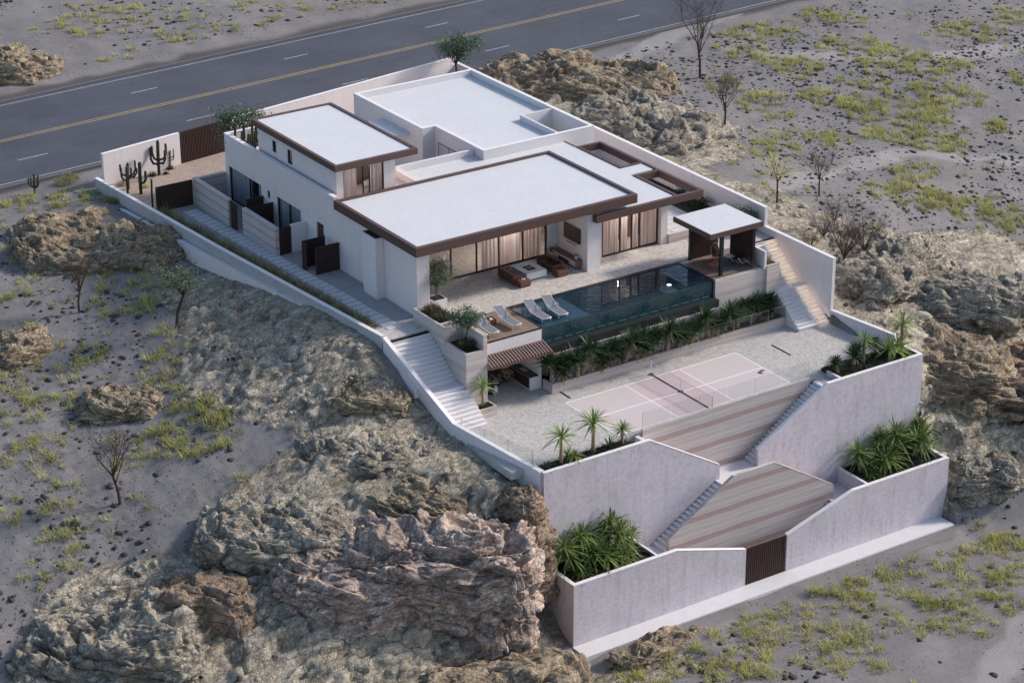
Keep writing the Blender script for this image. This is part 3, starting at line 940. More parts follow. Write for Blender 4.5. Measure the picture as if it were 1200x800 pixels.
# wing roof with two framed light wells
r = obj('roof', MB().box(8.3, 14.5, 8.24, 18.158, 7.62, 8.0).box(1.452, 14.68, 18.162, 22.35, 7.62, 8.0).box(14.502, 16.45, 13.2, 14.55, 7.62, 7.998).box(14.502, 14.66, 14.55, 18.158, 7.62, 7.997), M['roof'], H)
m = MB().box(8.0, 16.75, 7.98, 8.24, 7.56, 8.06)
m.box(8.0, 8.28, 8.242, 13.0, 7.56, 8.02)
m.box(14.52, 14.78, 8.242, 12.9, 7.56, 8.06).box(16.5, 16.75, 8.242, 19.8, 7.56, 8.06).box(14.782, 16.498, 12.68, 12.9, 7.56, 8.06)
m.box(14.66, 14.9, 14.55, 19.8, 7.56, 8.06).box(14.902, 16.498, 14.55, 14.78, 7.56, 8.06).box(14.902, 16.498, 19.58, 19.8, 7.56, 8.06)
obj('fascia', m, M['fascia'], r, bevel=.015)
obj('coping', MB().box(14.685, 14.88, 19.82, 22.0, 7.7, 8.08), M['earthlow'], r)
m = MB().box(14.9, 16.7, 19.6, 19.78, ZT, 7.55).box(16.55, 16.72, 14.6, 19.598, ZT, 7.55).box(14.72, 14.88, 14.6, 19.598, ZT, 7.55)
obj('light_well_wall', m, M['bluewall'], H)
# rear roof parapet
m = MB().box(1.452, 7.83, 22.36, 22.6, 4.1, 8.45).box(1.452, 1.7, 18.2, 22.358, 7.62, 8.448)
obj('parapet', m, M['bluewall'], H)
# rear block
bl = [(6.8, 37.1), (6.8, 27.5), (7.86, 27.5), (7.86, 21.2), (17.2, 21.2), (17.2, 37.1)]
m = ringpoly(MB(), bl, .25, ZT - .2, 8.68)
m.box(14.2, 14.36, 21.452, 26.198, ZT, 8.675).box(14.362, 16.948, 26.04, 26.198, ZT, 8.675)
obj('parapet_wall', m, M['bluewall'], H)
m = ringpoly(MB(), offset_poly(bl, -.012), .274, 8.683, 8.715); obj('parapet_capping', m, M['cap'], H)
m = MB().box(7.052, 16.948, 27.752, 36.848, 8.0, 8.26).box(8.112, 16.948, 26.2, 27.75, 8.0, 8.258).box(8.112, 14.198, 21.452, 26.198, 8.0, 8.256)
obj('roof', m, M['roof'], H)
window(H, 'y', 26.02, 15.1, 15.7, 6.9, 7.9, None, depth=.014)
window(H, 'x', 7.845, 24.3, 27.1, 4.9, 7.6, 'greycurtain', (25.7,), depth=.012)
obj('canopy', MB().box(5.35, 6.797, 29.3, 32.9, 7.72, 7.95), M['bluewall'], H, bevel=.01)
# upper storey
m = MB()
wall_open(m, 'x', -4.9, -4.65, 19.2, 30.0, 7.982, 10.54, [(25.2, 25.85, 9.05, 10.05), (27.42, 27.96, 9.25, 10.08)])
m.box(-4.648, -.4, 29.76, 30.0, 7.982, 10.54).box(-1.3, -.4, 19.2, 19.5, 7.982, 10.54).box(-.65, -.4, 19.502, 29.758, 7.982, 10.54).box(-4.648, -4.4, 19.2, 19.5, 7.982, 10.54)
U2 = obj('upper_storey_wall', m, M['wall'], H)
window(U2, 'x', -4.86, 25.2, 25.85, 9.05, 10.05, 'curtain', fr=.05)
window(U2, 'x', -4.86, 27.42, 27.96, 9.25, 10.08, 'curtain', fr=.05)
window(U2, 'y', 19.26, -4.398, -1.302, 7.99, 10.53, 'curtain', (-2.85, -2.35), name='window', cover=[(-4.3, -3.3), (-2.3, -1.5)], seed=33)
obj('interior_wall', MB().box(-4.6, -.7, 22.0, 22.2, 7.99, 10.5), M['interior'], H)
r = obj('upper_roof', MB().box(-4.97, .84, 19.03, 30.07, 10.6, 10.9), M['roof'], H)
obj('fascia', MB().ring(-5.24, 1.1, 18.77, 30.33, .26, 10.55, 10.98), M['fascia'], r, bevel=.02)
obj('soffit', MB().box(-4.95, .8, 19.05, 30.05, 10.545, 10.597), M['fascia'], r)

# ---------- earth planters left of the deck
w = thing('terraced_planter', 'large banded earth planter block stepping down beside the broad white steps', 'planter', (-5.2, 4, 0))
m = MB().box(-6.0, -4.46, 1.95, 6.18, -.3, 3.88)
obj('base', m, M['earthlow'], w, bevel=.012)
m = MB().box(-6.0, -4.74, 1.95, 2.13, 3.883, 4.06).box(-6.0, -5.82, 2.132, 4.28, 3.883, 4.06).box(-4.74, -4.46, 1.95, 4.9, 3.883, 5.02)
obj('lower_rim', m, M['earthlow'], w, bevel=.012)
m = MB().ring(-6.05, -4.46, 4.92, 8.0, .14, 3.9, 5.0).box(-6.05, -4.76, 4.3, 4.44, 3.9, 5.0).box(-6.05, -5.9, 4.44, 4.918, 3.9, 5.0)
obj('upper_rim', m, M['earthlow'], w, bevel=.012)
obj('soil', MB().box(-5.81, -4.75, 2.14, 4.29, 3.885, 3.98).box(-5.89, -4.6, 4.45, 7.85, 3.885, 4.78), M['soil'], w)
w = thing('planter_box', 'low banded stone planter at the foot of the broad white steps beside the barbecue alcove', 'planter', (-5.1, 1.6, 0))
obj('box', MB().ring(-5.72, -4.42, .95, 1.94, .13, 0.003, .62), M['earthlow'], w, bevel=.012)
obj('soil', MB().box(-5.59, -4.55, 1.08, 1.81, .1, .52), M['soil'], w)

# ---------- deck, barbecue alcove
D = thing('deck_alcove', 'timber sun deck over an open barbecue alcove with white fascia', 'deck', (-2.2, 4, 0))
obj('decking', MB().box(-4.44, -.02, 2.72, 6.5, 3.96, 4.1), M['deckwood'], D)
obj('fascia_wall', MB().box(-4.45, .0, 2.6, 2.71, 3.22, 4.06).box(-.14, 0, 2.602, 5.1, .001, 3.218), M['white'], D, bevel=.008)
obj('edge_trim', MB().box(-4.45, .0, 2.595, 2.715, 4.062, 4.13), M['black'], D)
obj('back_wall', MB().box(-4.45, -.142, 5.1, 5.25, 0, 3.9).box(-4.455, -4.3, 2.72, 5.098, 0, 3.9), M['wall'], D)
obj('ceiling', MB().box(-4.44, -.145, 2.72, 5.09, 3.7, 3.955), M['wall'], D)

A = thing('slatted_awning', 'sloping awning of brown and pink timber slats over the barbecue alcove', 'awning', (-2.1, 2.1, 3))
n = 21
for i in range(n):
    x = -4.42 + i * (4.62 / n)
    m = MB().prism([(2.59, 3.21), (1.52, 2.87), (1.52, 2.98), (2.59, 3.32)], 'x', x, x + .115)
    obj('slat', m, M['pinkslat'] if 'pinkslat' in M else M['walnut'], A)
obj('beam', MB().box(-4.42, .2, 1.55, 1.62, 2.76, 2.87), M['walnut'], A)
obj('shade_panel', MB().prism([(2.588, 3.19), (1.63, 2.885), (1.63, 2.90), (2.588, 3.205)], 'x', -4.40, .18), M['slat'], A)

K = thing('outdoor_kitchen', 'white outdoor kitchen counter with dark top and dark slatted front in the alcove', 'counter', (-.5, 3.7, 0))
obj('cabinet', MB().box(-.82, -.15, 2.66, 4.85, .002, .86), M['white'], K, bevel=.01)
obj('worktop', MB().box(-.84, -.15, 2.72, 4.86, .862, .91), M['black'], K)
obj('slatted_front', slats('x', -.87, 2.78, 4.8, .12, .82, 24, .03), M['slat'], K)
obj('sink', MB().box(-.66, -.3, 3.6, 4.2, .912, .93), M['steel'], K)

# ---------- pool
P = thing('swimming_pool', 'long dark infinity pool with glass front and glowing strip beneath', 'swimming pool', (7, 4.5, 3))
m = MB().box(0, 13.66, 2.2, 6.52, 1.2, 2.4)
m.box(0.0, .12, 2.6, 6.52, 2.4, 4.06).box(13.54, 13.66, 2.6, 6.52, 2.4, 4.06).box(.12, 13.54, 6.36, 6.52, 2.4, 4.06)
obj('basin', m, M['tile'], P)
obj('shallow_ledge', MB().box(.14, 3.95, 2.8, 6.34, 2.41, 3.93), M['ledgetile'], P)
m = MB().add([(.12, 2.72, 4.06), (13.54, 2.72, 4.06), (13.54, 6.36, 4.06), (.12, 6.36, 4.06)], [(0, 1, 2, 3)])
obj('water', m, M['water'], P)
m = MB().box(0.0, 13.66, 2.66, 2.72, 3.02, 4.055)
m = MB().add([(0.0, 2.69, 3.02), (13.66, 2.69, 3.02), (13.66, 2.69, 4.055), (0.0, 2.69, 4.055)], [(0, 1, 2, 3)])
obj('glass_front', m, M['poolglass'], P)
obj('inner_wall', MB().box(.12, 13.54, 2.74, 2.78, 2.41, 4.03), M['tile'], P)
obj('coping', MB().box(-.02, 13.68, 6.36, 6.60, 4.062, 4.11).box(-.02, .14, 2.72, 6.358, 4.062, 4.112).box(13.5, 13.68, 2.62, 6.358, 4.062, 4.112), M['poolstone'], P)
obj('front_wall', MB().box(0.02, 13.66, 2.12, 2.62, 1.0, 2.93), M['poolstone'], P)
for i in range(16):
    x = .2 + i * .835
    obj('light_strip', MB().box(x, x + .55, 2.70, 2.73, 3.03, 3.07), M['poolled'], P)
obj('underwater_lamp', MB().lathe([(.16, 0), (.16, .02), (.02, .03)], (11.9, 5.2, 3.3), 12), M['poolled2'] if 'poolled2' in M else M['poolled'], P)

# planter strip under the pool
w = thing('rammed_earth_planter', 'long banded earth planter below the pool with glass guard rail', 'planter', (9.5, 1.8, 0))
obj('front_wall', MB().box(.06, 18.88, 1.5, 1.7, -.1, .64).box(.06, .24, 1.702, 2.58, -.1, .64), M['earthlow'], w, bevel=.01)
obj('soil', MB().box(.25, 18.88, 1.702, 2.118, -.05, .55).box(13.662, 18.88, 2.12, 2.58, -.05, .548), M['soil'], w)
obj('back_ledge', MB().box(.3, 13.66, 1.98, 2.118, .4, 2.42), M['earthlow'], w)
m = MB()
for i in range(13):
    x0 = .1 + i * 1.445
    m.add([(x0, 1.592, .66), (x0 + 1.4, 1.592, .66), (x0 + 1.4, 1.592, 1.42), (x0, 1.592, 1.42)], [(0, 1, 2, 3)])
obj('glass_guard', m, M['railglass'], w)
m = MB().box(.08, 18.87, 1.58, 1.605, 1.423, 1.45)
for i in range(14):
    x0 = .08 + i * 1.443
    m.box(x0, x0 + .025, 1.575, 1.61, .65, 1.42)
obj('rail', m, M['steel'], w)

# ---------- pavilion
V = thing('pavilion', 'small pavilion with flat white roof, dark posts and brown walls beside the pool', 'pavilion', (15.6, 4.7, ZT))
obj('plinth', MB().box(13.67, 19.0, 2.58, 2.78, .3, 4.02), M['earthlow'], V)
obj('floor', MB().box(13.7, 17.95, 2.79, 6.5, 4.0, 4.12), M['deckwood'], V)
for x, y in ((14.34, 2.95), (17.0, 2.95), (14.34, 6.2), (17.0, 6.2)):
    obj('post', MB().box(x, x + .2, y, y + .2, 4.122, 6.9), M['black'], V)
obj('brown_wall', slats('y', 6.25, 14.56, 16.75, 4.13, 6.85, 26, .03), M['slat'], V)
obj('brown_wall', slats('x', 17.03, 3.17, 5.4, 4.13, 6.85, 26, .03), M['slat'], V)
r = obj('roof', MB().box(13.42, 17.63, 2.88, 6.78, 7.0, 7.26), M['roof'], V)
obj('fascia', MB().ring(13.36, 17.69, 2.82, 6.84, .058, 6.9, 7.25), M['fascia'], r)
obj('soffit', MB().box(13.42, 17.63, 2.88, 6.78, 6.93, 6.998), M['fascia'], r)
obj('glass_guard', MB().add([(13.75, 2.705, 4.06), (17.6, 2.705, 4.06), (17.6, 2.705, 5.1), (13.75, 2.705, 5.1)], [(0, 1, 2, 3)]), M['railglass'], V)
obj('edge_trim', MB().box(13.7, 17.6, 2.66, 2.75, 4.022, 4.09), M['black'], V)
obj('side_wall', MB().box(17.62, 17.8, 2.45, 4.0, 4.0, 5.25), M['white'], V, bevel=.01)

# corner planter right of the pavilion
w = thing('corner_planter', 'banded earth corner planter between the pavilion and the lit staircase', 'planter', (18.4, 2.6, 3))
obj('box', MB().box(17.82, 18.88, 2.38, 2.577, 2.2, 4.2).box(18.74, 18.88, 2.579, 3.9, 2.2, 4.2), M['earthlow'], w)
obj('soil', MB().box(17.82, 18.73, 2.58, 3.9, 3.6, 4.12), M['soil'], w)
# low earth bench beside the wing
single('garden_wall', MB().box(15.04, 17.5, 9.45, 9.72, 4.0, 4.75), M['earthlow'], 'low banded earth wall beside the right end of the curtained wing', 'wall', bevel=.012)
single('planting_bed', MB().box(19.6, 21.5, 8.0, 20.5, 4.0, 4.16), M['soil'], 'dark planting bed along the inside of the right boundary wall', 'planting bed')
for i in range(6):
    single('stepping_stone', MB().box(16.6, 19.0, 10.0 + i * .75, 10.62 + i * .75, 4.06, 4.13), M['paver'], 'broad pale slab in the path behind the pavilion, under the open brown roof frame', 'stepping stone', 'slabs of the path behind the pavilion', bevel=.012)

# ---------- stairs
def stair(name, label, mb, ns, mat='stepwhite'):
    t = thing(name, label, 'staircase', (mb.v[0][0], mb.v[0][1], mb.v[0][2]))
    obj('flight', mb, M['white'], t)
    if ns: obj('treads', ns, M[mat], t)
    return t
m = stairs_mb('y', 2.45, 1.90, 2.45, 1.9, 1, 0, 1, 0) if False else MB()
s = stairs_mb('y', -.1, 0.0, 2.45, 1.86, 10, -8.4, -5.8, -.4); m.add(s.v, s.f)
m.box(-8.6, -6.02, 2.45, 3.15, -.4, 1.858)
s = stairs_mb('y', 3.15, 1.86, 6.2, 4.098, 12, -9.0, -6.02, -.4); m.add(s.v, s.f)
ns = nosings('y', -.1, 0.0, 2.45, 1.86, 10, -8.25, -5.8)
q = nosings('y', 3.15, 1.86, 6.2, 4.06, 12, -8.85, -6.02); ns.add(q.v, q.f)
stair('staircase', 'broad white steps at the left descending from the terrace to the court', m, ns)
single('drain_channel', MB().box(-8.9, -6.0, 6.2, 6.32, 4.101, 4.125), M['black'], 'narrow dark drain slot across the top of the broad white steps', 'drain')

m = MB(); s = stairs_mb('y', .2, 0.0, 2.9, 1.96, 11, 18.92, 21.54, -.3); m.add(s.v, s.f)
m.box(18.92, 21.54, 2.9, 3.6, -.3, 1.96)
s = stairs_mb('y', 3.6, 1.96, 6.42, 4.098, 12, 18.92, 21.54, -.3); m.add(s.v, s.f)
ns = nosings('y', .2, 0.0, 2.9, 1.96, 11, 18.92, 21.54, .055); q = nosings('y', 3.6, 1.96, 6.42, 4.06, 12, 18.92, 21.54, .055); ns.add(q.v, q.f)
st_r = stair('staircase', 'white steps at the right against the tall wall, lit by warm lamps', m, ns)
for (ya, za, n_, rise, run) in ((.2, 0.0, 11, 1.96 / 11, 2.7 / 11), (3.6, 1.96, 12, 2.1 / 12, 2.82 / 12)):
    for k in range(n_):
        obj('step_light', MB().box(20.6, 21.5, ya + run * k - .016, ya + run * k - .004, za + rise * (k + 1) - .007, za + rise * (k + 1) + .001), M['warmlamp'], st_r)

# front flights (walled stair from the street gate up to the court)
zl, zs = -3.95, -7.0
m = stairs_mb('x', 1.4, zs, 6.4, zl, 17, -8.79, -7.5, -10.2); ns = nosings('x', 1.4, zs, 6.4, zl - .04, 17, -8.79, -7.5)
stair('staircase', 'steep white flight climbing behind the left slope of the lower banded wall', m, ns)
m = stairs_mb('x', 14.4, zs, 9.4, zl, 17, -8.79, -7.5, -10.2)
stair('staircase', 'white flight hidden behind the right slope of the lower banded wall', m, None)
m = stairs_mb('x', 9.42, zl, 15.0, 0.0, 22, -7.24, -6.21, -5); ns = nosings('x', 9.42, zl, 15.0, -.04, 22, -7.24, -6.21)
stair('staircase', 'steep white flight between the upper banded wall and the right lavender wall', m, ns)
m = stairs_mb('x', 6.38, zl, .8, 0.0, 22, -7.24, -6.21, -5)
stair('staircase', 'white flight hidden behind the left lavender wall below the court', m, None)
m = stairs_mb('x', 6.2, -10.03, 1.4, zs, 17, -10.24, -9.02, -10.3)
stair('staircase', 'white flight behind the lower left lavender wall up from the street gate', m, None)
m = stairs_mb('x', 9.6, -10.03, 14.4, zs, 17, -10.24, -9.02, -10.3)
stair('staircase', 'white flight behind the lower right lavender wall up from the street gate', m, None)
m = MB().box(6.4, 9.4, -8.79, -6.21, -4.6, zl)
single('stair_landing', m, M['concrete'], 'pale middle landing between the upper and lower banded walls', 'landing')
single('stair_landing', MB().box(-.36, 1.39, -10.24, -7.5, -8, zs), M['concrete'], 'pale landing beside the lower left planter', 'landing')
single('stair_landing', MB().box(14.41, 16.02, -10.24, -7.5, -8, zs), M['concrete'], 'pale landing beside the lower right planter', 'landing')

# banded walls
w = thing('striped_wall', 'lower banded earth wall with a peaked top above the street gate', 'wall', (8, -9, -10))
pl = [(1.42, -6.0), (6.3, -3.12), (9.51, -3.08), (14.45, -6.07)]
obj('wall_body', MB().prism([(14.45, -10.2)] + pl[::-1] + [(1.42, -10.2)], 'y', -9.0, -8.8), M['earth'], w)
obj('capping', cappoly(MB(), pl, -9.0, -8.8), M['earthlow'], w)
w = thing('striped_wall', 'upper banded earth wall holding up the sports court with a glass rail on top', 'wall', (8, -6, -4))
obj('wall_body', MB().box(1.4, 14.45, -6.2, -6.004, -4.5, .24), M['earth'], w)
obj('capping', MB().box(1.38, 14.47, -6.215, -6.0, .243, .275), M['earthlow'], w)
m = MB()
for i in range(6):
    x0 = 1.45 + i * 2.16; m.add([(x0, -6.1, .28), (x0 + 2.1, -6.1, .28), (x0 + 2.1, -6.1, 1.38), (x0, -6.1, 1.38)], [(0, 1, 2, 3)])
obj('glass_guard', m, M['railglass'], w)
m = MB()
for i in range(4): m.box(1.42 + i * 4.33, 1.435 + i * 4.33, -6.11, -6.09, .277, 1.38)
obj('rail', m, M['steel'], w)

# lavender walls
def lav(label, pl, x0, x1, y0, y1, base, extra=None, loc=None):
    w = thing('retaining_wall', label, 'wall', loc or (x0, y0, base))
    m = MB().prism([(x1, base)] + pl[::-1] + [(x0, base)], 'y', y0, y1)
    c = cappoly(MB(), pl, y0, y1)
    if extra: extra(m, c)
    obj('wall_body', m, M['stucco'], w); obj('capping', c, M['cap'], w)
    return w
def ex(m, c):
    m.box(-6.66, -6.42, -10.248, -7.27, -10.4, -5.92); c.box(-6.672, -6.41, -10.236, -7.27, -5.918, -5.885); m.box(-.5, -.37, -10.248, -7.492, -7.5, -5.92); c.box(-.51, -.36, -10.236, -7.492, -5.918, -5.885)
lav('lower left lavender wall with planter behind it, left of the dark street gate', [(-6.66, -5.92), (.95, -5.92), (6.26, -7.5)], -6.66, 6.26, -10.5, -10.25, -10.4, ex)
def ex(m, c):
    m.box(22.66, 22.9, -10.248, -7.27, -10.4, -5.94); c.box(22.65, 22.912, -10.236, -7.27, -5.938, -5.905); m.box(16.04, 16.2, -10.248, -7.492, -7.5, -5.94); c.box(16.03, 16.21, -10.236, -7.492, -5.938, -5.905)
lav('lower right lavender wall with planter behind it, right of the dark street gate', [(9.5, -7.5), (14.8, -5.94), (22.9, -5.94)], 9.5, 22.9, -10.5, -10.25, -10.4, ex)
def ex(m, c):
    m.box(-6.72, -6.5, -7.248, -6.3, -4, .19); c.box(-6.732, -6.49, -7.236, -6.3, .192, .225)
lav('upper left lavender wall below the court with a strip of yuccas on top', [(-6.72, .19), (.99, .19), (6.4, -2.98)], -6.72, 6.4, -7.49, -7.25, -10.3, ex)
def ex(m, c):
    m.box(22.64, 22.86, -7.248, -5.2, -4, .27); c.box(22.63, 22.872, -7.236, -5.2, .272, .305); m.box(16.02, 16.18, -7.248, -6.0, -.4, .27); c.box(16.01, 16.19, -7.236, -5.99, .272, .305)
lav('upper right lavender wall below the court with a planter of yuccas on top', [(9.42, -2.8), (14.9, .27), (22.86, .27)], 9.42, 22.86, -7.49, -7.25, -10.3, ex)
single('street_gate', slats('y', -10.44, 6.285, 9.475, -10.02, -7.52, 34), M['slat'], 'dark brown slatted street gate between the two lower lavender walls', 'gate')
# planter soils
single('planter_soil', MB().box(-6.41, -.51, -10.24, -7.5, -7, -6.12), M['soil'], 'dark soil bed of the lower left planter', 'planting bed')
single('planter_soil', MB().box(16.21, 22.65, -10.24, -7.5, -7, -6.12), M['soil'], 'dark soil bed of the lower right planter', 'planting bed')
single('planter_soil', MB().box(-6.49, -.1, -7.24, -6.32, -.2, .1), M['soil'], 'narrow soil bed at the left front edge of the court', 'planting bed')
single('planter_soil', MB().box(16.19, 22.63, -7.24, -5.25, -.2, .17), M['soil'], 'soil bed at the right front corner of the court', 'planting bed')

# glass guard on the left edge of the court
w = thing('glass_railing', 'frameless glass railing along the lower steps and the left edge of the court', 'railing', (-7.5, -3, 0))
m = MB().add([(-7.85, -.3, .05), (-6.7, -6.3, .05), (-6.7, -6.3, 1.2), (-7.85, -.3, 1.2)], [(0, 1, 2, 3)]); obj('glass_guard', m, M['railglass'], w)
m = MB()
for t in (0, .33, .66, 1): m.box(-7.86 + 1.15 * t, -7.83 + 1.15 * t, -.3 - 6 * t - .015, -.3 - 6 * t + .015, 0.0, 1.2)
obj('post', m, M['steel'], w)

# ---------- sports court
C0 = thing('sports_court', 'pale pink pickleball court with white lines', 'sports court', (6.7, -2.8, 0))
obj('surface', MB().box(0, 4.57, -5.58, 0, .001, .008), M['courtpaint'], C0); obj('surface', MB().box(8.84, 13.41, -5.58, 0, .001, .008), M['courtpaint'], C0)
obj('kitchen_surface', MB().box(4.572, 8.838, -5.58, 0, .001, .0085), M['kitchenpaint'], C0)
lw = .085; zl0, zl1 = .009, .0125
m = MB().box(-lw / 2, 13.41 + lw / 2, -lw, 0, zl0, zl1).box(-lw / 2, 13.41 + lw / 2, -5.58, -5.58 + lw, zl0, zl1)
for x in (0, 4.57, 8.84, 13.41): m.box(x - lw / 2, x + lw / 2, -5.58 + lw + .001, -lw - .001, zl0, zl1)
for a, b in ((0, 4.57), (4.57, 8.84), (8.84, 13.41)): m.box(a + lw / 2 + .001, b - lw / 2 - .001, -2.79 - lw / 2, -2.79 + lw / 2, zl0, zl1)
obj('lines', m, M['line'], C0)
N = thing('court_net', 'low dark net across the pale pink court on white posts', 'net', (6.9, -2.8, 0))
for yy in (.38, -2.75, -5.95):
    p = obj('post', MB().box(6.87, 6.92, yy - .025, yy + .025, .04, .92), M['aluminium'], N)
    obj('foot', MB().box(6.72, 7.07, yy - .06, yy + .06, .013, .05), M['black'], p)
m = MB()
for i in range(64):
    y = .36 - i * .1; m.box(6.888, 6.892, y - .004, y + .004, .12, .86)
for i in range(8):
    z = .12 + i * .1; m.box(6.887, 6.893, -5.93, .36, z - .003, z + .003)
obj('mesh', m, M['steel'], N)
obj('top_tape', MB().box(6.88, 6.90, -5.93, .36, .86, .9), M['aluminium'], N)
obj('bottom_tape', MB().box(6.875, 6.905, -5.93, .36, .016, .06), M['black'], N)
for i, (x, y, rz) in enumerate(((12.75, -3.35, .3), (13.02, -3.2, 1.5))):
    t = thing('paddle', ('dark paddle lying on the right end of the court, nearer the net', 'dark paddle lying on the right end of the court, nearer the white end line')[i], 'paddle', (x, y, .014), 'paddles lying on the court', rz)
    mm = MB().prism([(.09 * math.cos(a) * 1.05, .13 * math.sin(a)) for a in [k * math.pi / 8 for k in range(16)]], 'z', .0, .02)
    me = bpy.data.meshes.new('blade'); me.from_pydata(mm.v, [], mm.f); me.materials.append(M['black']); register(bpy.data.objects.new('blade', me), t)
    mm = MB().box(-.018, .018, -.26, -.12, .003, .026)
    me = bpy.data.meshes.new('handle'); me.from_pydata(mm.v, [], mm.f); me.materials.append(M['leather']); register(bpy.data.objects.new('handle', me), t)
single('drain_channel', MB().box(.58, .72, .35, 1.48, .001, .012), M['black'], 'dark drain slot in the paving left of the court', 'drain')
single('drain_channel', MB().box(16.05, 16.19, -2.35, -.4, .001, .012), M['black'], 'dark drain slot in the paving right of the court', 'drain')

# ---------- road
RD = lambda x, o: (x, 56.1 + .068 * x + o)
def roadstrip(x0, x1, o0, o1, z0, z1, m=None):
    m = m or MB(); n = max(1, int((x1 - x0) / 40))
    a, b, c, d = RD(x0, o0), RD(x1, o0), RD(x1, o1), RD(x0, o1)
    m.prism([a, b, c, d], 'z', z0, z1); return m
struct('road', roadstrip(-900, 1100, -9.3, 8.3, 3.6, 3.82), M['asphalt'])
m = roadstrip(-900, 1100, -9.6, -9.302, 3.5, 3.93); roadstrip(-900, 1100, 8.302, 8.6, 3.5, 3.90, m)
struct('kerb', m, M['kerb'])
m = roadstrip(-900, 1100, -.26, -.12, 3.821, 3.826); roadstrip(-900, 1100, .10, .24, 3.821, 3.826, m)
struct('road_marking', m, M['yellow'])
m = roadstrip(-900, 1100, -8.75, -8.63, 3.821, 3.826); roadstrip(-900, 1100, 7.6, 7.72, 3.821, 3.826, m)
x = -72.2
while x < 170:
    roadstrip(x, x + 2.5, -4.75, -4.62, 3.821, 3.826, m); roadstrip(x - .6, x + 1.75, 3.9, 4.03, 3.821, 3.826, m); x += 14.45
struct('road_marking', m, M['roadwhite'])

# ------------------------------------------------------------------ furniture
def local(name, mb, mat, parent, bevel=0.0, smooth=False):
    """mesh given in the parent's own space"""
    me = bpy.data.meshes.new(name); me.from_pydata(mb.v, [], mb.f); me.update()
    if smooth: me.shade_smooth()
    me.materials.append(mat)
    o = bpy.data.objects.new(name, me); register(o, parent)
    if bevel:
        b = o.modifiers.new('bevel', 'BEVEL'); b.width = bevel; b.segments = 2; b.limit_method = 'ANGLE'; b.angle_limit = R(40)
    return o


def seat_strip(w, pts, t):
    """bent sling of width w following (y,z) points"""
    m = MB()
    for (ya, za), (yb, zb) in zip(pts[:-1], pts[1:]):
        m.prism([(ya, za), (yb, zb), (yb, zb + t), (ya, za + t)], 'x', -w / 2, w / 2)
    return m


def make_lounger():
    t = thing('sun_lounger', 'x', 'sun lounger', (0, 0, 0), 'sun loungers on the deck and pool ledge')
    local('seat', seat_strip(.60, [(-1.08, .33), (.25, .35)], .035), M['sling'], t, .01)
    local('backrest', seat_strip(.60, [(.27, .36), (1.02, .86)], .035), M['sling'], t, .01)
    m = MB()
    for s in (-.325, .325):
        m.tube([(s, -1.1, .35), (s, .26, .365), (s, 1.05, .90)], .026, 6)
    m.tube([(-.325, -1.1, .35), (.325, -1.1, .35)], .026, 6).tube([(-.325, 1.05, .9), (.325, 1.05, .9)], .022, 6)
    local('frame', m, M['aluminium'], t, smooth=True)
    for sx in (-.32, .32):
        for sy, ty in ((-.95, -1.02), (.2, .32)):
            local('leg', MB().tube([(sx, sy, .35), (sx, ty, 0)], .024, 6), M['aluminium'], t, smooth=True)
    for sx in (-.32, .32):
        local('arm', MB().tube([(sx, .1, .36), (sx, .05, .55), (sx, .62, .60)], .02, 6), M['aluminium'], t, smooth=True)
    return t


lg = make_lounger()
L = [(-4.05, 4.15, ZT, 'lounger at the left end of the deck, half hidden by the small tree'),
     (-3.15, 4.15, ZT, 'grey sling lounger on the deck between the small tree and the towel box'),
     (-1.42, 4.35, ZT, 'grey sling lounger on the deck, right of the towel box'),
     (.88, 4.4, 3.94, 'grey sling lounger standing in the shallow water, nearer the deck'),
     (2.18, 4.35, 3.94, 'grey sling lounger standing in the shallow water, furthest right')]
for i, (x, y, z, lb) in enumerate(L):
    o = place(lg, (x, y, z), R(random.uniform(-3, 3)), lb) if i == 0 else dup(lg, (x, y, z), R(random.uniform(-4, 4)), lb)

t = thing('towel_box', 'small reddish brown side box with a folded white towel between two loungers', 'side table', (-2.25, 4.95, ZT))
local('box', MB().ring(-.27, .27, -.27, .27, .04, 0, .36).box(-.23, .23, -.23, .23, 0, .28), M['leather'], t, .01)
local('towel', MB().box(-.1, .15, -.12, .1, .285, .37), M['potwhite'], t, .03)


def make_sofa(label, side):
    """low leather sofa running along y, backrest on side (-1: low x, 1: high x)"""
    t = thing('sofa', label, 'sofa', (0, 0, 0))
    local('base', MB().box(-.42, .42, -.95, .95, .08, .34), M['leather'], t, .03)
    s = side
    local('backrest', MB().box(s * .26, s * .44, -.95, .95, .345, .74), M['leather'], t, .05)
    for y in (-.95, .80): local('armrest', MB().box(-s * .42, s * .25, y, y + .15, .345, .58), M['leather'], t, .04)
    for y in (-.76, .02): local('seat_cushion', MB().box(-s * .44, s * .24, y, y + .74, .345, .47), M['leatherdark'], t, .05)
    for y in (-.7, .06): local('back_cushion', MB().box(s * .08, s * .24, y, y + .64, .475, .76), M['leatherdark'], t, .05)
    for x in (-.36, .36):
        for y in (-.88, .88): local('leg', MB().cone((x, y, 0), (x, y, .08), .025, .03, 6), M['black'], t)
    return t


